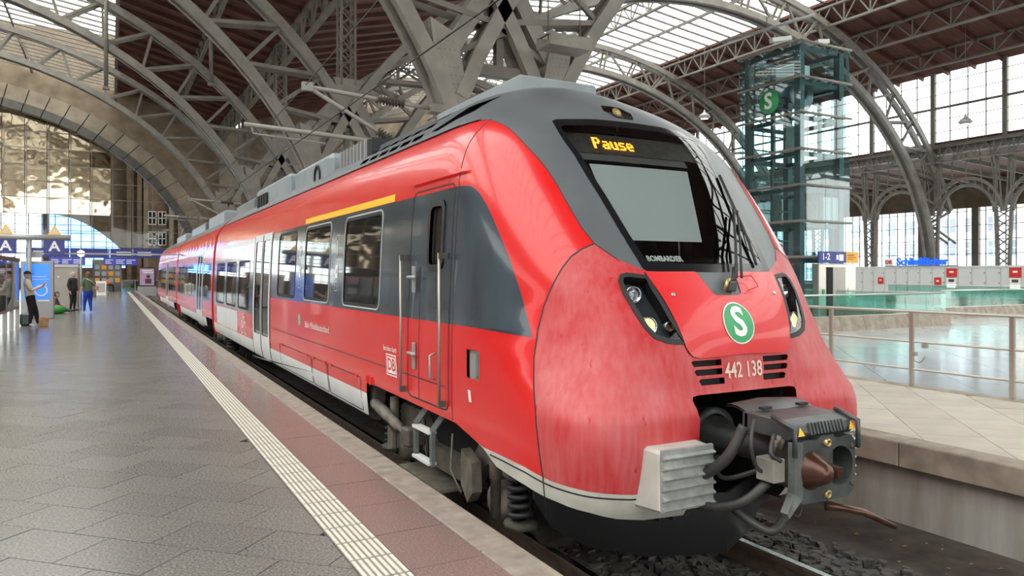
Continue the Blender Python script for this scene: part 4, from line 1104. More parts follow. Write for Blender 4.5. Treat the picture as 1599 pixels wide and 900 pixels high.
# ---- coupler
cp = empty('coupler'); cp.parent = train; cp['label'] = 'grey automatic coupler with cover, hoses and drooping handle'
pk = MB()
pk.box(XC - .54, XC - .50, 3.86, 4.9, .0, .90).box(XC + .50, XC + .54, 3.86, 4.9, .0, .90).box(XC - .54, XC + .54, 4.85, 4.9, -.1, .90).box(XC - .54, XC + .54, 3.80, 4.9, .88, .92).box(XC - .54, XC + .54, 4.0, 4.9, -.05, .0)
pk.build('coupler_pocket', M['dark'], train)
CX_ = XC - .02
MB().lathe((CX_, 4.7, .50), (0, -1, 0), [(.17, 0), (.17, .55), (.14, .56), (.14, .75), (.095, .78), (.095, 1.5)], 24).build('draw_bar', M['hose'], cp)
MB().lathe((CX_, 4.06, .50), (0, -1, 0), [(.16, 0), (.20, .0), (.20, .06), (.155, .06)], 24).build('collar', M['coupler'], cp)
MB().box(CX_ - .16, CX_ + .18, 3.12, 3.34, .33, .66).build('coupler_head', M['bogie'], cp, bevel=.03)
# face plate with round cup opening, plan: outline ring to circle
pl = MB(); yF = 3.05
ol = [(-.27, -.17), (-.2, -.2), (.2, -.2), (.27, -.15), (.27, .14), (.22, .19), (.1, .17), (.06, .2), (-.05, .2), (-.1, .17), (-.22, .19), (-.27, .13)]
ccx, ccz, cr = .125, 0., .122
for (ya, yb) in ((yF, yF + .06),):
    n = 36; inner = [(ccx + cr * math.cos(2 * PI * k / n), ccz + cr * math.sin(2 * PI * k / n)) for k in range(n)]
    def outer(k):
        a = 2 * PI * k / n; d = (math.cos(a), math.sin(a)); best = 9
        for i in range(len(ol)):
            A, B_ = ol[i], ol[(i + 1) % len(ol)]; ex, ez = B_[0] - A[0], B_[1] - A[1]
            den = d[0] * ez - d[1] * ex
            if abs(den) < 1e-9: continue
            t = ((A[0] - ccx) * ez - (A[1] - ccz) * ex) / den; u_ = ((A[0] - ccx) * d[1] - (A[1] - ccz) * d[0]) / den
            if t > 0 and -1e-6 <= u_ <= 1 + 1e-6: best = min(best, t)
        return (ccx + d[0] * best, ccz + d[1] * best)
    oo = [outer(k) for k in range(n)]
    ring = lambda pts, y: [(CX_ + x, y, .48 + z) for x, z in pts] + [(CX_ + pts[0][0], y, .48 + pts[0][1])]
    pl.grid([ring(oo, yb), ring(oo, ya), ring(inner, ya), ring(inner, yb + .12)], False)
pl.build('face_plate', M['coupler'], cp)
MB().lathe((CX_ + ccx, yF + .17, .48), (0, -1, 0), [(0, 0), (cr, 0)], 24).build('cup_bottom', M['tower'], cp)
MB().lathe((CX_ - .125, yF + .02, .48), (0, -1, 0), [(.12, -.02), (.12, .02), (.10, .04), (.08, .08), (.055, .13), (.03, .15), (0, .152)], 28).build('guide_cone', M['rust'], cp)
MB().prism([(CX_ - .09, yF - .02, .44), (CX_ - .05, yF - .12, .45), (CX_ - .05, yF - .12, .51), (CX_ - .09, yF - .02, .53)], (.05, 0, 0)).build('hook_plate', M['rust'], cp)
for x, z in ((.0, .155), (.0, -.16)): MB().lathe((CX_ + x, yF, .48 + z), (0, -1, 0), [(.026, 0), (.026, .02), (.014, .022), (.014, .0)], 16).build('air_valve', M['brass'], cp)
for x, z in ((-.24, .1), (-.24, -.13), (.24, .11), (.24, -.12)): MB().lathe((CX_ + x, yF, .48 + z), (0, -1, 0), [(.018, 0), (.018, .008), (.009, .01), (0, .006)], 10).build('bolt', M['bogie'], cp)
# electric head with cover above
MB().prism([(CX_ - .27, 3.10, .66), (CX_ - .27, 3.06, .70), (CX_ - .27, 3.08, .755), (CX_ - .27, 3.16, .78), (CX_ - .27, 3.46, .785), (CX_ - .27, 3.46, .66)], (.55, 0, 0)).build('electric_head_cover', M['coupler'], cp, bevel=.008)
for i in range(11): MB().beam((CX_ - .13 + i * .03, 3.052, .695), (CX_ - .13 + i * .03, 3.075, .762), .012, .012).build('cover_rib', M['coupler'], cp)
fl = MB().grid([[(CX_ - .27 + .60 * t / 6, 3.40 + .22 * r / 4, .785 + .05 * math.sin(r / 4 * 2.2) - .02 * abs(t - 3) / 3) for t in range(7)] for r in range(5)])
fl.grid([[(CX_ - .27 + .60 * t / 6, 3.40 + .22 * r / 4, .77 + .05 * math.sin(r / 4 * 2.2) - .02 * abs(t - 3) / 3) for t in range(7)] for r in range(5)])
fl.build('cover_flap', M['coupler'], cp)
for x in (-.14, .2): MB().box(CX_ + x - .04, CX_ + x + .04, 3.38, 3.42, .795, .812).build('flap_hinge', M['rubber'], cp)
MB().box(CX_ - .27, CX_ + .31, 3.42, 3.48, .64, .785).build('cover_end', M['coupler'], cp, bevel=.01)
for x in (-.22, .24):
    MB().add([(CX_ + x - .03, 3.048, .695), (CX_ + x + .03, 3.048, .695), (CX_ + x, 3.062, .748)], [(0, 1, 2)]).build('warning_triangle', M['yellow'], cp)
for x in (-.30, .27): MB().tube([(CX_ + x, 3.2, .80), (CX_ + x, 3.03, .75), (CX_ + x, 3.03, .58)], .016, 6).build('guard_bar', M['coupler'], cp)
MB().box(CX_ - .40, CX_ - .30, 3.1, 3.24, .42, .56).build('junction_box', M['sleeper'], cp, bevel=.006)
MB().prism([(CX_ - .29, 3.04, .66), (CX_ - .22, 3.04, .66), (CX_ - .22, 3.04, .32), (CX_ - .38, 3.0, .24), (CX_ - .40, 3.0, .27), (CX_ - .29, 3.04, .36)], (0, .05, 0)).build('guide_arm', M['coupler_lt'], cp)
def hose(pts, r, m='hose', nm='hose'):
    out = []
    for i in range(len(pts) - 1):
        p0, p1, p2, p3 = (Vector(pts[max(i - 1, 0)]), Vector(pts[i]), Vector(pts[i + 1]), Vector(pts[min(i + 2, len(pts) - 1)]))
        for t in [k / 6 for k in range(6)]:
            out.append(.5 * ((2 * p1) + (p2 - p0) * t + (2 * p0 - 5 * p1 + 4 * p2 - p3) * t * t + (3 * p1 - p0 - 3 * p2 + p3) * t ** 3))
    out.append(Vector(pts[-1])); return MB().tube(out, r, 8).build(nm, M[m], cp)
hose([(XC - .5, 4.3, .25), (XC - .55, 3.7, .33), (XC - .5, 3.42, .50), (XC - .40, 3.35, .72)], .038)
hose([(XC - .5, 4.2, .15), (XC - .55, 3.6, .18), (XC - .5, 3.3, .26), (XC - .36, 3.2, .40)], .030)
hose([(XC - .42, 3.25, .78), (XC - .5, 3.2, .65), (XC - .45, 3.2, .5), (XC - .36, 3.18, .46)], .012)
hose([(XC - .35, 3.16, .7), (XC - .42, 3.12, .6), (XC - .36, 3.1, .55)], .014)
hose([(XC - .2, 4.0, .5), (XC - .34, 3.7, .42), (XC - .42, 3.5, .36), (XC - .3, 3.3, .45)], .016)
hose([(XC - .45, 3.4, .2), (XC - .35, 3.2, .10), (XC - .2, 3.2, .18), (XC - .15, 3.2, .3)], .028)
hose([(XC - .3, 3.12, .3), (XC - .33, 3.06, .27), (XC - .27, 3.05, .22), (XC - .2, 3.08, .26)], .005)
for x, z in ((-.36, .60), (-.33, .62), (-.30, .60)): MB().tube([(XC + x, 3.16, z), (XC + x, 3.14, z + .07)], .018, 8).build('fitting', M['bogie2'], cp)
hd = MB().tube([(CX_ - .02, 3.04, .25), (CX_ + .06, 2.98, .245), (CX_ + .18, 2.92, .215), (CX_ + .36, 2.84, .12)], [.03, .022, .022, .016], 8); hd.build('release_handle', M['rust'], cp)
# ---- plough under the nose
pg = MB(); pts = [(-1.22, 4.55, .15, .06), (-1.12, 4.46, .15, -.14), (-.9, 4.32, .15, -.27), (-.5, 4.10, .12, -.33), (0, 3.9, .10, -.33), (.45, 4.12, .10, -.30), (.8, 4.34, .1, -.24), (1.05, 4.5, .10, -.10)]
pg.grid([[(XC + x, y, t) for x, y, t, b in pts], [(XC + x, y, b) for x, y, t, b in pts], [(XC + x, y + .02, b) for x, y, t, b in pts], [(XC + x, y + .02, t) for x, y, t, b in pts]])
pg.build('plough_plate', M['rubber'], train)
# ---- light-blocking box and leading bogie
MB().box(XC - 1.05, XC + 1.05, 5.0, 47.5, -.12, .42).build('underframe_light_block', M['dark'], train)  # plain dark box added to block light under the cars
MB().box(XC - 1.3, XC + 1.3, 7.9, 21.0, .05, .3).build('equipment_case', M['bogie'], train)
def bogie(Yc, name, full):
    b = empty(name); b.parent = train; b.location = (XC, Yc, 0)
    for dy in (-1.08, 1.08):
        for s in (-1, 1):
            MB().lathe((s * .72, dy, -.13), (s, 0, 0), [(.05, .07), (.12, .07), (.14, .03), (.36, .02), (.38, .055), (.42, .055), (.425, -.05), (.445, -.065), (.05, -.065)], 28).build('wheel', M['bogie'], b)
            w_ = MB().lathe((s * 1.02, dy, -.13), (s, 0, 0), [(.10, 0), (.16, .02), (.16, .16), (.13, .20), (0, .20)], 14); w_.build('axle_box', M['bogie2'], b)
            sp_ = []
            for k in range(73):
                a = k / 12 * 2 * PI; sp_.append((s * 1.18 + .085 * math.cos(a), dy * 1.0 - (.36 if dy < 0 else -.30) + .085 * math.sin(a), -.16 + k / 72 * .40))
            MB().tube(sp_, .022, 6).build('coil_spring', M['rubber'], b)
            MB().lathe((s * 1.18, dy - (.36 if dy < 0 else -.30), -.22), (0, 0, 1), [(0, 0), (.13, 0), (.13, .04), (.04, .05)], 16).build('spring_seat', M['bogie'], b)
            MB().tube([(s * 1.25, dy + (-.08 if dy < 0 else .08), -.2), (s * 1.25, dy + (-.08 if dy < 0 else .08), .08), (s * 1.25, dy + (-.08 if dy < 0 else .08), .081), (s * 1.25, dy + (-.08 if dy < 0 else .08), .38)], [.042, .042, .05, .05], 10).build('damper', M['bogie2'], b)
        MB().tube([(-.7, dy, -.13), (.7, dy, -.13)], .07, 12).build('axle', M['bogie'], b)
    for s in (-1, 1):
        MB().prism([(s * 1.0, -1.5, .10), (s * 1.0, -1.2, .30), (s * 1.0, -.7, .30), (s * 1.0, -.45, .02), (s * 1.0, .45, .02), (s * 1.0, .7, .30), (s * 1.0, 1.2, .30), (s * 1.0, 1.5, .1), (s * 1.0, 1.2, .05), (s * 1.0, .8, .10), (s * 1.0, .5, -.18), (s * 1.0, -.5, -.18), (s * 1.0, -.8, .10), (s * 1.0, -1.2, .05)], (s * .14, 0, 0)).build('side_frame', M['bogie2'], b)
        if full:
            cyl = MB().tube([(s * 1.36, 1.48, .27), (s * 1.36, 1.05, .20), (s * 1.36, 1.04, .20), (s * 1.36, .72, .145), (s * 1.36, .71, .145), (s * 1.36, .50, .11)], [.06, .06, .052, .052, .032, .032], 12); cyl.build('yaw_damper', M['bogie2'], b)
            MB().box(*sorted((s * 1.22, s * 1.42)), .34, .52, .02, .2).build('damper_bracket', M['bogie'], b, bevel=.02)
            MB().prism([(s * 1.38, 1.40, .52), (s * 1.38, 1.62, .52), (s * 1.38, 1.56, .24), (s * 1.38, 1.46, .24)], (-s * .12, 0, 0)).build('damper_hanger', M['bogie'], b)
            MB().prism([(s * 1.20, -.60, .20), (s * 1.20, -.80, .12), (s * 1.20, -.82, -.12), (s * 1.20, -.72, -.22), (s * 1.20, -.60, -.1)], (s * .09, 0, 0)).build('bearing_cover', M['bogie2'], b)
            MB().prism([(s * 1.20, 1.28, .06), (s * 1.20, 1.12, .02), (s * 1.20, 1.12, -.16), (s * 1.20, 1.28, -.2)], (s * .09, 0, 0)).build('bearing_cover', M['bogie2'], b)
            MB().box(*sorted((s * .8, s * 1.3)), -.15, .9, -.30, -.27).build('guard_plate', M['bogie2'], b)
            MB().tube([(s * 1.3, .2, .3), (s * 1.33, .05, .1), (s * 1.3, .1, -.1)], .012, 6).build('cable', M['rubber'], b)
            MB().tube([(s * 1.3, -.45, .3), (s * 1.34, -.5, .0), (s * 1.3, -.62, -.16)], .010, 6).build('cable', M['bogie2'], b)
    return b
bogie(6.25, 'leading_bogie', True)
bogie(21.5, 'articulated_bogie', False); bogie(34.3, 'articulated_bogie', False)
ld = empty('step_ladder'); ld.parent = train; ld['label'] = 'grey metal step ladder beside the bogie'
for Y in (5.94, 6.33): MB().beam((2.44, Y, 0), (2.44, Y, .31), .035, .05).beam((2.44, Y, .31), (2.54, Y - .1, .50), .035, .05).build('ladder_rail', M['coupler_lt'], ld)
for z in (.02, .29): MB().box(2.40, 2.48, 5.94, 6.33, z - .012, z + .012).build('rung', M['locker'], ld)
# grab rails and handles by the cab door
for Y in (5.60, 6.52):
    x = 2.36
    MB().tube([(x, Y, .58), (x, Y, 1.84)], .013, 8).build('grab_rail', M['rail_metal'], train)
    for z in (.60, 1.82): MB().box(x - .01, 2.43, Y - .018, Y + .018, z - .025, z + .025).build('rail_bracket', M['bogie'], train)
for z in (1.62, .93):
    h_ = empty('door_handle'); h_.parent = train
    MB().box(2.385, 2.405, 6.24, 6.30, z - .12, z + .12).build('handle_plate', M['galv'], h_, bevel=.005)
    MB().tube([(2.37, 6.36, z + .02), (2.37, 6.18, z + .02)], .016, 8).build('handle_bar', M['galv'], h_)
MB().tube([(2.40, 5.78, .78), (2.35, 5.78, .79), (2.35, 5.78, .98), (2.40, 5.78, 1.0)], .011, 6).build('grab_handle', M['galv'], train)
for Y in (7.55, 7.68): MB().box(2.39, 2.42, Y - .03, Y + .03, .50, .58).build('jacking_lug', M['signred'], train)
pr = P(qy(5.05, vz(.98)), vz(.98)); MB().box(pr.x - .005, pr.x + .03, 5.0, 5.09, .90, 1.06).build('step_hatch', M['galv'], train)
# ---- trailing cars
def car(Y0, Y1, doors, windows, name):
    c = empty(name); c.parent = train
    s0, s1 = 4.8 + Y0 - YB, 4.8 + Y1 - YB
    sgr = [s0 + (s1 - s0) * i / 12 for i in range(13)]; vgr = [VM * i / 26 for i in range(27)]
    wi = [YZ(rrect(a, b, .93, 1.95, .08, 3), .4) for a, b in windows]
    dw = [flat(a, b, .05, 2.40) for a, b in doors]; dg = [YZ(rrect(a + d, a + d + .62, .55, 2.25, .06, 2), .4) for a, b in doors for d in (.16, (b - a) - .78)]
    rg = [('win%d' % i, [w]) for i, w in enumerate(wi)] + [('dg%d' % i, [g_]) for i, g_ in enumerate(dg)] + [('door%d' % i, [d]) for i, d in enumerate(dw)] + [('drop', [flat(Y0 - .3, Y1 + .3, -.2, .13), flat(Y0 - .3, Y0 + 1.5, -.2, .42), flat(Y1 - 1.5, Y1 + .3, -.2, .42)]),
          ('skirt', [flat(Y0 - .3, Y1 + .3, .0, .38)]), ('band', [flat(Y0 + .25, Y1 - .2, .88, 2.0)]), ('stripe', [flat(Y0 - .3, Y1 + .3, 2.27, 2.365)]), ('grey', [[(s0 - .3, vz(2.965)), (s1 + .3, vz(2.965)), (s1 + .3, VM + .1), (s0 - .3, VM + .1)]])]
    t = skin(sgr, vgr, rg)
    patch('body_shell', t['red'], M['red'], c); patch('roof', t['grey'], M['grey'], c); patch('window_band', t['band'], M['band'], c)
    patch('side_skirt', t['skirt'], M['white'], c); patch('white_stripe', t['stripe'], M['white'], c)
    for i in range(len(wi)): patch('side_window', t['win%d' % i], M['wglass'], c, -.004)
    for i in range(len(dw)): patch('passenger_door', t['door%d' % i], M['white'], c, .004)
    for i in range(len(dg)): patch('door_glass', t['dg%d' % i], M['wglass'], c, -.004)
    for Y in (Y0, Y1):
        ring = [P(q, VM * i / 20) for q in (qy(Y, 1.), ) for i in range(21)] + [Vector((2 * XC - p.x, p.y, p.z)) for p in reversed([P(qy(Y, 1.), VM * i / 20) for i in range(21)])]
        MB().add(ring, [tuple(range(len(ring)))]).build('end_wall', M['red'], c)
    return c
car(21.75, 34.1, [(24.25, 25.95)], [(22.2, 23.9)] + [(26.3 + i * 1.5, 27.6 + i * 1.5) for i in range(5)], 'middle_car')
car(34.55, 48.5, [(39.6, 41.3)], [(35.1 + i * 1.5, 36.4 + i * 1.5) for i in range(3)] + [(41.8 + i * 1.6, 43.2 + i * 1.6) for i in range(4)], 'rear_car')
for Y0, Y1 in ((21.3, 21.75), (34.1, 34.55)):
    rows = []
    for k in range(7):
        Y = Y0 + (Y1 - Y0) * k / 6; sc = .93 if k % 2 else .97
        pr_ = [P(2.5, VM * (.08 + .9 * i / 20)) for i in range(21)]
        pr_ = pr_ + [Vector((2 * XC - p.x, p.y, p.z)) for p in reversed(pr_)]
        rows.append([Vector((XC + (p.x - XC) * sc, Y, 1.5 + (p.z - 1.5) * sc)) for p in pr_])
    MB().grid(rows, False).build('gangway_bellows', M['rubber'], train)
# ---- roof equipment
def rbox(nm, x0, x1, y0, y1, z0, z1, m, bev=.03): return MB().box(x0, x1, y0, y1, z0, z1).build(nm, M[m], train, bevel=bev)
M['rooflt'] = mat('roof_box_grey', (.25, .28, .30), .45, var=.1, scale=3)
rbox('roof_rail', 2.98, 3.02, 7.2, 9.0, 3.22, 3.30, 'grey', .01)
rbox('roof_hatch', 3.42, 4.32, 6.15, 8.2, 3.40, 3.585, 'rooflt', .02)
rbox('brake_resistor', 2.88, 3.5, 9.1, 10.5, 3.12, 3.42, 'rubber'); rbox('brake_resistor', 4.24, 4.86, 9.1, 10.5, 3.12, 3.42, 'rubber')
for i in range(8): MB().box(2.85, 2.88, 9.2 + i * .16, 9.26 + i * .16, 3.15, 3.40).build('resistor_fin', M['galv'], train)
rbox('roof_container', 2.86, 4.9, 11.0, 13.4, 3.0, 3.50, 'rooflt', .08); rbox('air_conditioner', 2.84, 4.9, 13.8, 17.2, 3.0, 3.52, 'rooflt', .05)
MB().lathe((2.855, 11.7, 3.2), (-1, 0, 0), [(.19, 0), (.19, .02), (.15, .02), (.14, -.03), (0, -.03)], 18).build('fan_grille', M['dark'], train)
for i in range(4): MB().box(2.80, 2.84, 15.8 + i * .3, 16.0 + i * .3, 3.1, 3.36).build('cooling_grille', M['dark'], train)
rbox('roof_container', 2.9, 4.8, 17.8, 20.6, 3.0, 3.45, 'grey', .05)
rbox('roof_container', 2.9, 4.8, 23, 27, 3.0, 3.55, 'rooflt', .05); rbox('roof_container', 2.9, 4.8, 28, 33, 3.0, 3.5, 'grey', .05); rbox('roof_container', 2.9, 4.8, 36, 41, 3.0, 3.5, 'rooflt', .05)
pn = empty('pantograph'); pn.parent = train
MB().tube([(3.2, 43.0, 3.6), (3.5, 44.6, 4.15), (3.6, 43.2, 4.75)], .04, 6).tube([(4.5, 43.0, 3.6), (4.2, 44.6, 4.15), (4.1, 43.2, 4.75)], .04, 6).build('pantograph_arm', M['bogie2'], pn)
MB().tube([(3.0, 43.2, 4.6), (3.2, 43.2, 4.78), (4.5, 43.2, 4.78), (4.7, 43.2, 4.6)], .03, 6).build('collector_head', M['bogie2'], pn)
# ================================================================== lift tower, lockers
def at(px, py):
    D = 1920.5 / (py - 428.0); L = (px - 799.5) / 1150 * D
    return Vector((D * .47724 + L * .87877, D * .87877 - L * .47724, 0))
tw = empty('lift_tower', 'tall glass lift tower with green steel frame and round S sign', 'lift tower', (22.2, 18.7, 0))
WX, WY, TH = 2.75, 3.0, 10.26
ZR = [2.30, 3.62, 4.96, 6.29, 7.63, 8.95, 10.26]
for x in (.28, WX - .28):
    for y in (.28, WY - .28): MB().box(x - .13, x + .13, y - .13, y + .13, 0, TH - .1).build('column', M['tower'], tw)
for z in ZR:
    for a, b in (((.28, .28), (WX - .28, .28)), ((WX - .28, .28), (WX - .28, WY - .28)), ((WX - .28, WY - .28), (.28, WY - .28)), ((.28, WY - .28), (.28, .28))):
        MB().beam((a[0], a[1], z - .12), (b[0], b[1], z - .12), .12, .16).build('ring_beam', M['tower'], tw)
    for a, b in (((-.04, -.04), (WX + .04, -.04)), ((-.04, -.04), (-.04, WY + .04))):
        MB().tube([(a[0], a[1], z), (b[0], b[1], z)], .05, 8).build('glazing_rail', M['steel_lt'], tw)
    for t in (.33, .66):
        MB().beam((WX * t, 0, z), (WX * t, .28, z - .1), .05).beam((0, WY * t, z), (.28, WY * t, z - .1), .05).build('glass_clamp', M['galv'], tw)
for z0, z1 in zip([.1] + ZR, ZR):
    for k in (0, 1):
        MB().box(k * WX / 2 + .01, (k + 1) * WX / 2 - .01, 0, .015, z0 + .03, z1 - .03).build('glass_panel', M['tpane'], tw)
        MB().box(0, .015, k * WY / 2 + .01, (k + 1) * WY / 2 - .01, z0 + .03, z1 - .03).build('glass_panel', M['tpane'], tw)
        MB().box(WX - .015, WX, k * WY / 2 + .01, (k + 1) * WY / 2 - .01, z0 + .03, z1 - .03).build('glass_panel', M['tpane'], tw)
        MB().box(k * WX / 2 + .01, (k + 1) * WX / 2 - .01, WY - .015, WY, z0 + .03, z1 - .03).build('glass_panel', M['tpane'], tw)
for x in (.7, WX - .7): MB().box(x - .04, x + .04, 1.9, 2.0, 0, TH - .4).build('guide_rail', M['tower'], tw)
for i in range(16):
    z = .6 + i * .6; MB().box(.3, WX - .3, 2.5, 2.56, z, z + .05).build('cross_bar', M['tower'], tw)
MB().lathe((1.2, .9, 8.6), (0, 1, 0), [(.25, 0), (.62, .02), (.66, .06), (.62, .1), (.25, .12)], 24).build('drive_pulley', M['galv'], tw)
MB().box(.6, 1.5, .8, 1.7, 9.2, 9.7).build('drive_motor', M['locker'], tw, bevel=.03)
MB().box(.35, WX - .35, .4, 2.3, 8.85, 8.95).build('machine_floor', M['tower'], tw)
MB().prism([(.9, 1.5, 6.4), (1.6, 1.5, 6.2), (1.8, 1.5, 7.4), (1.0, 1.5, 7.6)], (0, .1, 0)).build('counterweight', M['steel'], tw)
MB().box(1.5, 1.95, .2, .35, 3.7, 4.6).box(2.0, 2.4, .2, .35, 3.7, 4.6).build('control_cabinet', M['galv'], tw, bevel=.02)
for z in (2.4, 9.75):
    pass
sgn = empty('s_sign'); sgn.parent = tw
MB().lathe((-.09, 1.4, 8.26), (-1, 0, 0), [(.45, -.05), (.45, .03), (0, .03)], 32).build('sign_disc', M['green'], sgn)
text_obj('sign_letter', 'S', .85, M['letter'], sgn, (-.125, 1.4, 8.26), (0, -1, 0), (0, 0, 1), .004, bold=.02)
MB().box(.62, WX - .05, -.30, -.02, 0, 2.05).build('door_portal', M['inox'], tw, bevel=.02)
MB().box(1.05, 1.35, -.33, -.28, .02, 1.92).build('door_gap', M['dark'], tw)
MB().box(1.36, 2.05, -.335, -.28, .02, 1.92).build('lift_door', M['box'], tw)
MB().box(2.25, 2.4, -.32, -.29, .75, 1.15).build('call_panel', M['letter'], tw)
MB().box(.80, .92, -.32, -.29, .85, 1.1).build('door_sticker', M['green'], tw)
sb = empty('platform_sign'); sb.parent = tw
MB().box(.55, 1.32, -.36, -.30, 2.08, 2.50).build('blue_panel', M['blue'], sb); MB().box(1.33, 2.05, -.36, -.30, 2.08, 2.50).build('blue_panel', M['blue'], sb); MB().box(2.06, 2.75, -.36, -.30, 2.08, 2.50).build('orange_panel', M['orange'], sb)
text_obj('sign_text', '1-2', .34, M['letter'], sb, (.93, -.365, 2.30), (1, 0, 0), (0, 0, 1), .002, bold=.006)
MB().box(1.5, 1.62, -.37, -.362, 2.2, 2.38).box(1.66, 1.90, -.37, -.362, 2.16, 2.40).build('pictogram', M['letter'], sb)
MB().box(2.15, 2.5, -.37, -.362, 2.36, 2.40).box(2.15, 2.6, -.37, -.362, 2.28, 2.31).box(2.15, 2.45, -.37, -.362, 2.20, 2.23).build('sign_text', mat('sign_dark_text', (.25, .14, .02), .5), sb)
e = empty('security_camera', 'white surveillance cameras on the roof of the lift tower', 'camera', (22.7, 19.6, 10.25))
MB().tube([(0, 0, 0), (0, 0, .35)], .04, 6).build('mast', M['galv'], e)
MB().beam((-.8, .2, .25), (.0, 0, .40), .22, .16).build('camera_body', M['locker'], e); MB().beam((1.0, -.4, .3), (1.5, -.5, .36), .2, .16).build('camera_body', M['locker'], e)
MB().tube([(0, 0, .3), (1.0, -.4, .3)], .03, 5).build('arm', M['galv'], e)
e = empty('roof_tube', 'long grey tube lamp hanging above the lift tower', 'tube lamp', (22.0, 20.2, 10.9))
MB().tube([(-.6, 1.6, 0), (.8, -1.6, .35)], .06, 8).build('tube', M['galv'], e); MB().tube([(.1, 0, .17), (.1, 0, 7)], .02, 5).build('hanger', M['steel'], e)
# lockers
lk_body = MB().box(0, .8, 0, .92, 0, 2.1).mesh('locker_body', M['locker'])
lk_door = MB().box(-.02, 0, .02, .90, -.32, .32).mesh('locker_door', M['locker'])
lk_lock = MB().box(-.035, -.02, .05, .13, -.03, .03).mesh('lock', M['bogie'])
for i in range(22):
    Y = 41.0 - (i + 1) * .94
    o_ = ('first second third fourth fifth sixth seventh eighth ninth tenth eleventh twelfth thirteenth fourteenth fifteenth sixteenth seventeenth eighteenth nineteenth twentieth twenty-first twenty-second').split()[i]
    u = empty('locker_unit', 'pale grey luggage locker unit, %s in the row from the lift tower' % o_, 'locker', (52.5, Y, 0), 0, 'luggage lockers along the wall')
    inst('locker_body', lk_body, (0, 0, 0), 0, u)
    for j in range(3):
        d = inst('locker_door', lk_door, (0, 0, .36 + j * .69), 0, u); inst('lock', lk_lock, (0, 0, 0), 0, d)
tag(MB().box(52.45, 53.3, 20.2, 41.05, 2.1, 2.24).build('locker_canopy', M['locker']), 'light strip canopy running along the top of the lockers', 'canopy')
for (Y, z, w, h, lb) in ((36.6, 1.15, .45, .5, 'red notice on the lockers, left one'), (32.1, 1.1, .5, .6, 'red notice on the lockers, lower middle one'), (31.1, 1.75, .75, .6, 'red square notice above the payment panel'), (26.9, 1.75, .75, .65, 'red square notice at the right end of the lockers')):
    e = empty('locker_notice', lb, 'notice', (52.46, Y, z))
    MB().box(-.02, 0, -w / 2, w / 2, -h / 2, h / 2).build('panel', M['signred'], e); MB().box(-.025, -.02, -w * .2, w * .2, .0, h * .2).build('mark', M['letter'], e)
for (Y, lb) in ((31.1, 'payment panel under the red notice'), (26.9, 'payment panel at the right end of the lockers')):
    e = empty('payment_panel', lb, 'payment terminal', (52.46, Y, 1.0)); MB().box(-.04, 0, -.35, .35, -.3, .4).build('panel', M['letter'], e); MB().box(-.05, -.04, -.2, .2, .1, .3).build('screen', M['bogie'], e); MB().box(-.05, -.04, -.3, .3, -.3, -.1).build('tray', M['lamp_white'], e)
e = empty('locker_sign', 'blue illuminated letters above the lockers', 'sign', (52.4, 33.6, 2.3))
M['blueletter'] = mat('blue_letters', (.01, .13, .85), .4, emit=.5)
text_obj('sign_letters', 'Schließfächer', .74, M['blueletter'], e, (0, -.35, .27), (0, -1, 0), (0, 0, 1), .05, bold=.03)
MB().box(-.04, 0, 1.95, 2.6, 0, .5).build('logo_panel', M['letter'], e); text_obj('logo_letters', 'DB', .4, M['signred'], e, (-.05, 2.27, .25), (0, -1, 0), (0, 0, 1), .01, bold=.01)
MB().box(-.0, .06, -3.0, 2.6, -.06, 0).build('sign_rail', M['galv'], e)
# ================================================================== furniture of the left platform
dc = empty('display_case', 'row of glass timetable cases on grey posts at the left edge', 'display case', (-2.62, 18.5, 0))
for i in range(7):
    MB().box(-.05, .05, i * 1.55 - .05, i * 1.55 + .05, 0, 2.12).build('post', M['galv'], dc)
    if i < 6:
        MB().box(-.04, -.02, i * 1.55 + .07, i * 1.55 + 1.48, .68, 2.02).build('poster', mat('timetable_poster', (.40, .42, .36), .5, var=.35, scale=2.5), dc)
        MB().box(.03, .04, i * 1.55 + .06, i * 1.55 + 1.49, .66, 2.05).build('glass_pane', M['pane'], dc)
MB().box(-.07, .07, -.05, 9.35, 2.05, 2.16).build('header', M['steel'], dc); MB().box(-.05, .05, 0, 9.3, .6, .67).build('bottom_rail', M['galv'], dc)
pA = empty('sector_sign', 'grey pole carrying two blue letter A boards', 'sign', (-2.66, 32.2, 0))
MB().tube([(0, 0, 0), (0, 0, 3.0)], .075, 12).build('pole', M['galv'], pA)
MB().tube([(-1.5, 0, 3.02), (1.28, 0, 3.02)], .11, 10).build('cross_beam', M['galv'], pA)
for x in (-.72, .78):
    b = MB().box(x - .32, x + .32, -.06, .06, 2.42, 2.96).build('letter_board', M['blue'], pA)
    text_obj('board_letter', 'A', .52, M['letter'], b, (x, -.065, 2.68), (1, 0, 0), (0, 0, 1), .003, bold=.012)
for x in (-1.25, -.72, .78):
    t_ = MB().prism([(x - .22, -.03, 3.12), (x + .22, -.03, 3.12), (x, -.03, 3.50)], (0, .06, 0)).build('warning_triangle', M['yellow'], pA)
    MB().prism([(x - .14, -.035, 3.16), (x + .14, -.035, 3.16), (x, -.035, 3.40)], (0, .005, 0)).build('triangle_face', M['cream'], t_)
MB().beam((-1.6, .6, 2.45), (6, .6, 2.45), .06, .06).build('cable_rail', M['galv'], pA)
MB().box(.0, .35, .5, .7, 2.3, 2.5).build('loudspeaker', M['galv'], pA)
ks = empty('info_pillar', 'blue lit information pillar with a grey frame', 'information kiosk', (-2.45, 32.75, 0))
MB().box(-.52, .52, -.12, .25, 0, 2.15).build('pillar_body', M['galv'], ks, bevel=.02)
sc_ = MB().box(-.44, .40, -.14, -.12, .72, 2.05).build('screen', M['bluelit'], ks)
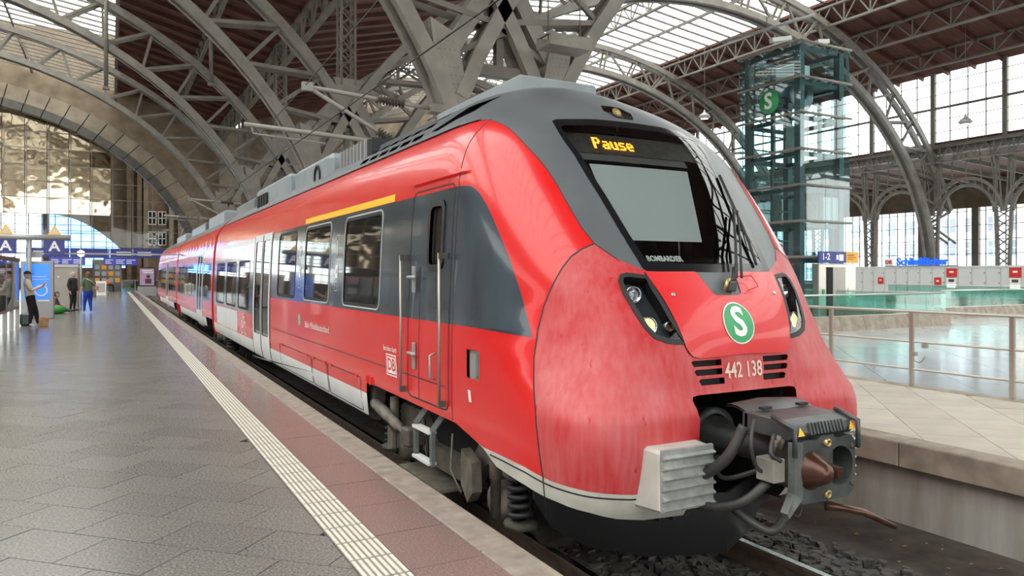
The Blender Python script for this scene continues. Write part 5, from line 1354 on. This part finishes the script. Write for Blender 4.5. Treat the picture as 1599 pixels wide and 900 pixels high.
MB().lathe((.12, -.145, 1.05), (0, -1, 0), [(.17, 0), (.19, .003), (.21, 0)], 24).build('screen_ring', M['letter'], sc_)
MB().box(-.3, .36, -.147, -.14, 1.46, 1.475).box(-.3, .3, -.147, -.14, 1.56, 1.58).box(.0, .38, -.147, -.14, .64, .70).build('screen_lines', M['letter'], sc_)
bx = empty('grey_cabin', 'plain pale grey metal cabin behind the blue information pillar', 'cabin', (-3.0, 39.2, 0))
MB().box(0, 1.62, 0, 2.0, .03, 1.98).build('cabin_wall', M['box'], bx, bevel=.02); MB().box(-.03, 1.65, -.03, 2.03, 1.98, 2.10).build('cabin_roof', M['locker'], bx); MB().box(.82, .90, -.02, 0, 1.5, 1.58).build('lamp_badge', M['letter'], bx)
gl = empty('globe_lamp', 'round white globe lamp on a slim post', 'lamp', (-1.48, 46.3, 0))
MB().tube([(0, 0, 0), (0, 0, 2.6)], .05, 8).build('post', M['galv'], gl); MB().lathe((0, 0, 2.6), (0, 0, 1), [(.05, 0), (.15, .06), (.19, .18), (.15, .3), (.02, .36)], 16).build('globe', M['lamp_white'], gl)
for (x, Y, lb) in ((-3.9, 61, 'blue departure board left of the globe lamp'), (-.55, 61, 'blue departure board right of the globe lamp')):
    e = empty('departure_board', lb, 'departure board', (x, Y, 2.3))
    MB().box(0, 2.2, 0, .2, 0, .55).build('case', M['blue'], e); MB().box(.05, 2.15, -.01, 0, .05, .5).build('screen', M['boardlit'], e)
    b = MB()
    for i in range(3):
        for j in range(3): b.box(.12 + i * .68, .12 + i * .68 + random.uniform(.3, .6), -.016, -.01, .12 + j * .12, .17 + j * .12)
    b.build('screen_text', M['letter'], e)
    for xx in (.3, 1.9): MB().tube([(xx, .1, .55), (xx, .1, 1.2)], .03, 6).build('hanger', M['galv'], e)
sgb = empty('guide_sign', 'long blue guide sign spanning the platform end', 'sign', (-6.5, 75.5, 0))
for i, (x0, x1) in enumerate(((0, 3.2), (3.25, 6.3), (6.35, 8.0), (8.05, 11.4))):
    MB().box(x0, x1, 0, .2, 3.15, 3.95).build('sign_panel', M['blue'], sgb)
    b = MB()
    for j in range(2): b.box(x0 + .5, x0 + .5 + random.uniform(.5, 1.2), -.01, 0, 3.35 + j * .25, 3.43 + j * .25)
    b.build('sign_text', M['letter'], sgb)
for x in (0.05, 11.3): MB().tube([(x, .3, 0), (x, .3, 4.0)], .07, 8).build('post', M['galv'], sgb)
ad = empty('poster_stand', 'lit advertising poster at the end of the track', 'poster', (2.75, 73.5, -.3))
MB().box(-.75, .75, 0, .25, .0, .85).build('stand_base', M['galv'], ad); MB().box(-.68, .68, .03, .22, .85, 2.55).build('poster_frame', M['blk'], ad)
MB().box(-.58, .58, .015, .03, .95, 2.45).build('poster_sheet', mat('poster_print', (.30, .36, .62), .4, col2=(.70, .30, .38), scale=1.6, detail=3, emit=0), ad)
MB().lathe((.1, .012, 1.75), (0, -1, 0), [(0, .004), (.16, 0)], 14).box(-.15, .35, .005, .012, 1.1, 1.55).build('poster_figure', mat('poster_dark', (.10, .03, .04), .5), ad)
MB().box(-.4, .4, .005, .012, 2.2, 2.32).box(-.3, .5, .005, .012, 2.05, 2.14).build('poster_text', M['letter'], ad)
bs = empty('buffer_stop', 'grey buffer stop at the end of the track', 'buffer stop', (3.87, 73.8, -.72)); MB().box(-1.3, 1.3, 0, .4, .6, 1.1).build('beam', M['galv'], bs)
for s in (-.9, .9): MB().box(s - .1, s + .1, .0, .6, 0, .6).build('leg', M['galv'], bs)
shop = empty('snack_stall', 'dark snack stall with warm lit shelves under the arch', 'stall', (-1.6, 78.2, 0))
MB().box(0, 2.4, 0, 1.5, 0, 3.0).build('stall_body', M['blk'], shop)
for i in range(4):
    for j in range(3): MB().box(.2 + i * .55, .6 + i * .55, -.02, 0, .9 + j * .6, 1.3 + j * .6).build('lit_shelf', M['orange' if (i + j) % 3 == 0 else 'galv'], shop)
bar = empty('glass_barrier', 'low glass barrier at the platform end', 'barrier', (.8, 77.5, 0))
for i in range(4): MB().box(i * 1.1, i * 1.1 + 1.05, 0, .02, .1, 1.0).build('glass_panel', M['gpane'], bar); MB().box(i * 1.1 - .03, i * 1.1 + .03, -.02, .05, 0, 1.05).build('post', M['galv'], bar)
MB().box(0, 4.4, -.03, .05, 1.05, 1.1).build('handrail', M['galv'], bar)
ab = empty('a_board', 'white folding pavement board near the snack stall', 'A-board', (-.75, 66, 0)); MB().prism([(-.35, -.25, 0), (.35, -.25, 0), (.35, 0, 1.1), (-.35, 0, 1.1)], (0, .03, 0)).build('front_leaf', M['letter'], ab); MB().prism([(-.35, .28, 0), (.35, .28, 0), (.35, .03, 1.1), (-.35, .03, 1.1)], (0, .03, 0)).build('back_leaf', M['galv'], ab); MB().prism([(-.27, -.222, .25), (.27, -.222, .25), (.27, -.06, .95), (-.27, -.06, .95)], (0, .004, 0)).build('print', M['box'], ab)
bn = empty('litter_bin', 'pair of grey litter bins near the stall', 'bin', (-1.6, 62, 0))
for x in (0, .42): MB().lathe((x, 0, 0), (0, 0, 1), [(.0, 0), (.17, 0), (.19, .85), (.14, .95), (0, .95)], 14).build('bin_body', M['galv'], bn)
pb = empty('paper_bag', "brown paper bag on the floor beside the man's shoes", 'bag', (-1.93, 27.75, 0)); MB().prism([(-.14, -.1, 0), (.14, -.1, 0), (.16, -.11, .26), (.03, -.1, .30), (-.16, -.11, .27)], (0, .2, 0)).build('bag_body', mat('kraft_paper', (.50, .30, .15), .8, var=.15, scale=8), pb)
bk = empty('backpack', 'dark backpack leaning on the display case post', 'backpack', (-2.44, 28.3, 0)); MB().box(-.16, .16, -.12, .12, 0, .42).build('pack_body', M['band'], bk, bevel=.06); MB().tube([(-.1, -.14, .38), (-.12, -.2, .2), (-.1, -.14, .05)], .02, 6).build('strap', M['rubber'], bk)
# ================================================================== people
SK = mat('skin', (.56, .34, .25), .55)
def person(label, loc, rz_, J, shirt, trousers, shoe, hair, waist, arm_skin=False, bulk=1.15):
    """J: joint -> (x, y, z); the figure faces -y before rotation"""
    root = empty('person', label, 'person', loc, rz_)
    rad = dict(pelvis=.135, belly=.13, chest=.15, neck=.055, headlow=.06, hipL=.095, hipR=.095, kneeL=.062, kneeR=.062, ankL=.042, ankR=.042, toeL=.036, toeR=.036, shL=.068, shR=.068, elL=.045, elR=.045, wrL=.030, wrR=.030, haL=.034, haR=.034)
    for n_ in ('pelvis', 'belly', 'chest', 'hipL', 'hipR', 'kneeL', 'kneeR', 'shL', 'shR', 'elL', 'elR'): rad[n_] *= bulk
    names = list(rad); idx = {n: i for i, n in enumerate(names)}
    co = [Vector(J[n]) for n in names]; rr = [rad[n] for n in names]
    ed = [('pelvis', 'belly'), ('belly', 'chest'), ('chest', 'neck'), ('neck', 'headlow'), ('pelvis', 'hipL'), ('pelvis', 'hipR'), ('hipL', 'kneeL'), ('hipR', 'kneeR'), ('kneeL', 'ankL'), ('kneeR', 'ankR'), ('ankL', 'toeL'), ('ankR', 'toeR'), ('chest', 'shL'), ('chest', 'shR'), ('shL', 'elL'), ('shR', 'elR'), ('elL', 'wrL'), ('elR', 'wrR'), ('wrL', 'haL'), ('wrR', 'haR')]
    ed = [(idx[a], idx[b]) for a, b in ed]
    for s in 'LR':
        w, h = Vector(J['wr' + s]), Vector(J['ha' + s]); d = (h - w).normalized(); sd = d.cross(Vector((0, -1, .2))).normalized()
        for k, (o, l) in enumerate(((-.028, .066), (-.010, .076), (.010, .072), (.026, .058))):
            a = h + sd * o + d * .015; b = a + d * l * .55; c = b + d * l * .35 + Vector((0, -.018, 0)); i0 = len(co); co += [a, b, c]; rr += [.010, .009, .008]
            ed += [(idx['ha' + s], i0), (i0, i0 + 1), (i0 + 1, i0 + 2)]
        a = w + (h - w) * .5 - sd * .03; b = a + d * .035 - sd * .025; i0 = len(co); co += [a, b]; rr += [.012, .010]; ed += [(idx['ha' + s], i0), (i0, i0 + 1)]
    me = bpy.data.meshes.new('body'); me.from_pydata(co, ed, []); o = bpy.data.objects.new('body_src', me); COL.objects.link(o)
    md = o.modifiers.new('s', 'SKIN'); md.use_smooth_shade = True
    for i, v in enumerate(me.skin_vertices[0].data): v.radius = (rr[i], rr[i] * (.75 if i in (idx['pelvis'], idx['belly'], idx['chest']) else 1)); v.use_root = (i == 0)
    o.modifiers.new('u', 'SUBSURF').levels = 1
    dg = bpy.context.evaluated_depsgraph_get(); bm2 = bpy.data.meshes.new_from_object(o.evaluated_get(dg)); bpy.data.objects.remove(o)
    bm2.materials.clear()
    for m_ in (shirt, trousers, shoe, SK): bm2.materials.append(m_)
    segs = [(co[a], co[b], a, b) for a, b in ed[:20]]
    legs = {idx[n] for n in ('hipL', 'hipR', 'kneeL', 'kneeR', 'ankL', 'ankR')}; feet = {idx['toeL'], idx['toeR']}; hands = {idx[n] for n in ('haL', 'haR', 'headlow')}
    for p in bm2.polygons:
        c = p.center; best = (9, 0, 0, 0)
        for A, B_, a, b in segs:
            d = B_ - A; t = max(0, min(1, (c - A).dot(d) / d.length_squared)); dd = (A + d * t - c).length - (rr[a] * (1 - t) + rr[b] * t)
            if dd < best[0]: best = (dd, a, b, t)
        _, a, b, t = best
        if b in feet: k = 2
        elif b in hands: k = 3
        elif b in (idx['wrL'], idx['wrR']) and arm_skin: k = 3
        elif b == idx['neck'] and t > .6: k = 3
        elif b in legs or (b == idx['belly'] and t < waist): k = 1
        else: k = 0
        p.material_index = k; p.use_smooth = True
    body = bpy.data.objects.new('body', bm2); COL.objects.link(body); body.parent = root
    H = Vector(J['head']); hd_ = MB()
    rows = []
    for i in range(11):
        a = PI * i / 10; r = math.sin(a)
        rows.append([H + Vector((.075 * r * math.cos(2 * PI * k / 16), .095 * r * math.sin(2 * PI * k / 16) - (.012 if i > 6 else 0), .118 * math.cos(a))) for k in range(17)])
    hd_.grid(rows)
    hd_.lathe(H + Vector((0, -.088, -.012)), (0, -1, -.25), [(.02, -.01), (.014, .012), (0, .022)], 8)
    for s in (-1, 1): hd_.lathe(H + Vector((s * .074, .005, -.01)), (s, 0, 0), [(.026, -.004), (.022, .012), (0, .012)], 8)
    hd_.build('head', SK, root)
    f = MB()
    for s in (-1, 1): f.lathe(H + Vector((s * .03, -.088, .012)), (0, -1, 0), [(.011, 0), (0, .004)], 8)
    f.box(H.x - .022, H.x + .022, H.y - .094, H.y - .086, H.z - .056, H.z - .048)
    f.build('face', M['rubber'], root)
    return root, H
def stand(lean=0, step=0, arms='down'):
    J = dict(pelvis=(0, 0, .93), belly=(0, -.01 + lean * .1, 1.10), chest=(0, .0 + lean * .25, 1.32), neck=(0, .01 + lean * .3, 1.50), headlow=(0, -.01 + lean * .3, 1.55), head=(0, -.02 + lean * .3, 1.64),
             hipL=(.09, 0, .86), hipR=(-.09, 0, .86), kneeL=(.10, -.03 - step * .5, .48), kneeR=(-.10, -.03, .48), ankL=(.11, .02 - step, .09), ankR=(-.11, .03, .09), toeL=(.12, -.14 - step, .04), toeR=(-.13, -.13, .04),
             shL=(.19, 0 + lean * .28, 1.42), shR=(-.19, 0 + lean * .28, 1.42))
    if arms == 'down': J.update(elL=(.26, .03, 1.14), elR=(-.26, .03, 1.14), wrL=(.25, -.06, .90), wrR=(-.25, -.06, .90), haL=(.25, -.08, .83), haR=(-.25, -.08, .83))
    else: J.update(elL=(.25, -.08 + lean * .2, 1.14), elR=(-.25, -.08 + lean * .2, 1.14), wrL=(.10, -.30, 1.26), wrR=(-.08, -.30, 1.30), haL=(.06, -.36, 1.32), haR=(-.05, -.36, 1.36))
    return J
creamm = mat('cream_jumper', (.66, .60, .50), .8); blackt = mat('black_trousers', (.012, .012, .014), .8); shoew = mat('white_shoes', (.72, .70, .66), .6)
r, Hd = person('man in black cap and cream jumper leaning against the display case', (-2.25, 27.55, 0), PI / 2 + .1, stand(.35, .22, 'hold'), creamm, blackt, shoew, None, .35, False, 1.4)
cap = MB(); cap.grid([[Hd + Vector((.083 * math.cos(2 * PI * k / 16) * math.cos(i * .3), .103 * math.sin(2 * PI * k / 16) * math.cos(i * .3), .03 + .105 * math.sin(i * .3))) for k in range(17)] for i in range(6)])
cap.prism([Hd + Vector((-.07, -.08, .03)), Hd + Vector((.07, -.08, .03)), Hd + Vector((.05, -.19, .02)), Hd + Vector((-.05, -.19, .02))], (0, 0, .012)); cap.build('cap', blackt, r)
MB().box(-.03, .04, -.42, -.40, 1.30, 1.44).build('phone', M['letter'], r)
r, Hd = person('woman in green shirt and blue trousers seen from behind', (-.9, 36.3, 0), PI + .5, stand(0, .12), mat('green_shirt', (.10, .15, .09), .8), mat('blue_trousers', (.015, .06, .42), .8), shoew, None, .15, True, 1.35)
def hair(root, H, m, long=.0):
    mb = MB(); mb.grid([[H + Vector((.088 * math.cos(PI * k / 12) * math.sin(a), .02 + .105 * math.sin(PI * k / 12) * math.sin(a), .128 * math.cos(a) - (long if a > 2 else 0))) for k in range(13)] for a in [.05 + i * .27 for i in range(9)]])
    mb.grid([[H + Vector((.088 * math.cos(2 * PI * k / 16) * math.sin(a), .005 + .103 * math.sin(2 * PI * k / 16) * math.sin(a), .012 + .12 * math.cos(a))) for k in range(17)] for a in [.02 + i * .22 for i in range(6)]])
    mb.build('hair', m, root)
hair(r, Hd, mat('brown_hair', (.16, .08, .045), .6), .05)
bg_ = MB().box(-.38, -.24, .0, .16, .98, 1.16).build('handbag', mat('pink_bag', (.62, .28, .24), .5), r, bevel=.03); MB().tube([(-.3, .08, 1.15), (-.05, .16, 1.38), (.14, .05, 1.48), (.05, -.1, 1.40)], .012, 5).build('strap', M['letter'], bg_)
r, Hd = person('person in dark clothes standing behind the woman in green', (-1.55, 38.4, 0), PI * .3, stand(), mat('dark_coat', (.03, .03, .035), .8), blackt, M['rubber'], None, .2)
hair(r, Hd, mat('grey_hair', (.45, .42, .38), .6))
def sit(h):
    return dict(pelvis=(0, .05, h + .12), belly=(0, .03, h + .28), chest=(0, -.02, h + .48), neck=(0, -.05, h + .66), headlow=(0, -.08, h + .70), head=(0, -.11, h + .79), hipL=(.1, -.02, h + .09), hipR=(-.1, -.02, h + .09),
                kneeL=(.14, -.42, h + .14), kneeR=(-.14, -.42, h + .14), ankL=(.13, -.44 if h > .2 else -.72, .10), ankR=(-.13, -.46 if h > .2 else -.72, .10), toeL=(.13, -.58 if h > .2 else -.80, .05 if h > .2 else .16), toeR=(-.13, -.60 if h > .2 else -.80, .05 if h > .2 else .16),
                shL=(.19, -.02, h + .58), shR=(-.19, -.02, h + .58), elL=(.26, -.10, h + .34), elR=(-.26, -.10, h + .34), wrL=(.16, -.32, h + .30), wrR=(-.16, -.32, h + .30), haL=(.12, -.38, h + .30), haR=(-.12, -.38, h + .30))
r, Hd = person('person in grey sitting on the floor against the grey cabin', (-2.15, 36.6, 0), PI * .42, sit(.0), mat('grey_top', (.16, .16, .17), .8), mat('dark_trousers', (.05, .05, .06), .8), M['rubber'], None, .2, True)
hair(r, Hd, M['rubber'])
gbag = empty('green_bag', 'bright green bag on the floor in front of the sitting person', 'bag', (-2.0, 35.9, 0))
mb = MB(); mb.grid([[(.34 * math.cos(2 * PI * k / 14) * math.cos(a) , .2 * math.sin(2 * PI * k / 14) * math.cos(a), .17 + .17 * math.sin(a)) for k in range(15)] for a in [-1.5 + i * .375 for i in range(9)]]); mb.build('bag_body', mat('green_fabric', (.02, .28, .04), .6, var=.2, scale=6), gbag)
MB().tube([(-.15, 0, .32), (-.08, 0, .42), (.08, 0, .42), (.15, 0, .32)], .015, 6).build('handle', M['rubber'], gbag)
stl = empty('bar_stool', 'stool under the person in orange at the snack stall', 'stool', (-.35, 76.6, 0)); MB().lathe((0, 0, 0), (0, 0, 1), [(.18, 0), (.18, .02), (.03, .04), (.03, .52), (.18, .54), (.18, .58), (0, .58)], 14).build('stool_body', M['galv'], stl)
r, Hd = person('person in an orange jacket sitting at the far snack stall', (-.35, 76.65, 0), PI * .45, sit(.52), mat('orange_jacket', (.75, .20, .02), .7), blackt, M['rubber'], None, .15)
hair(r, Hd, M['rubber'])
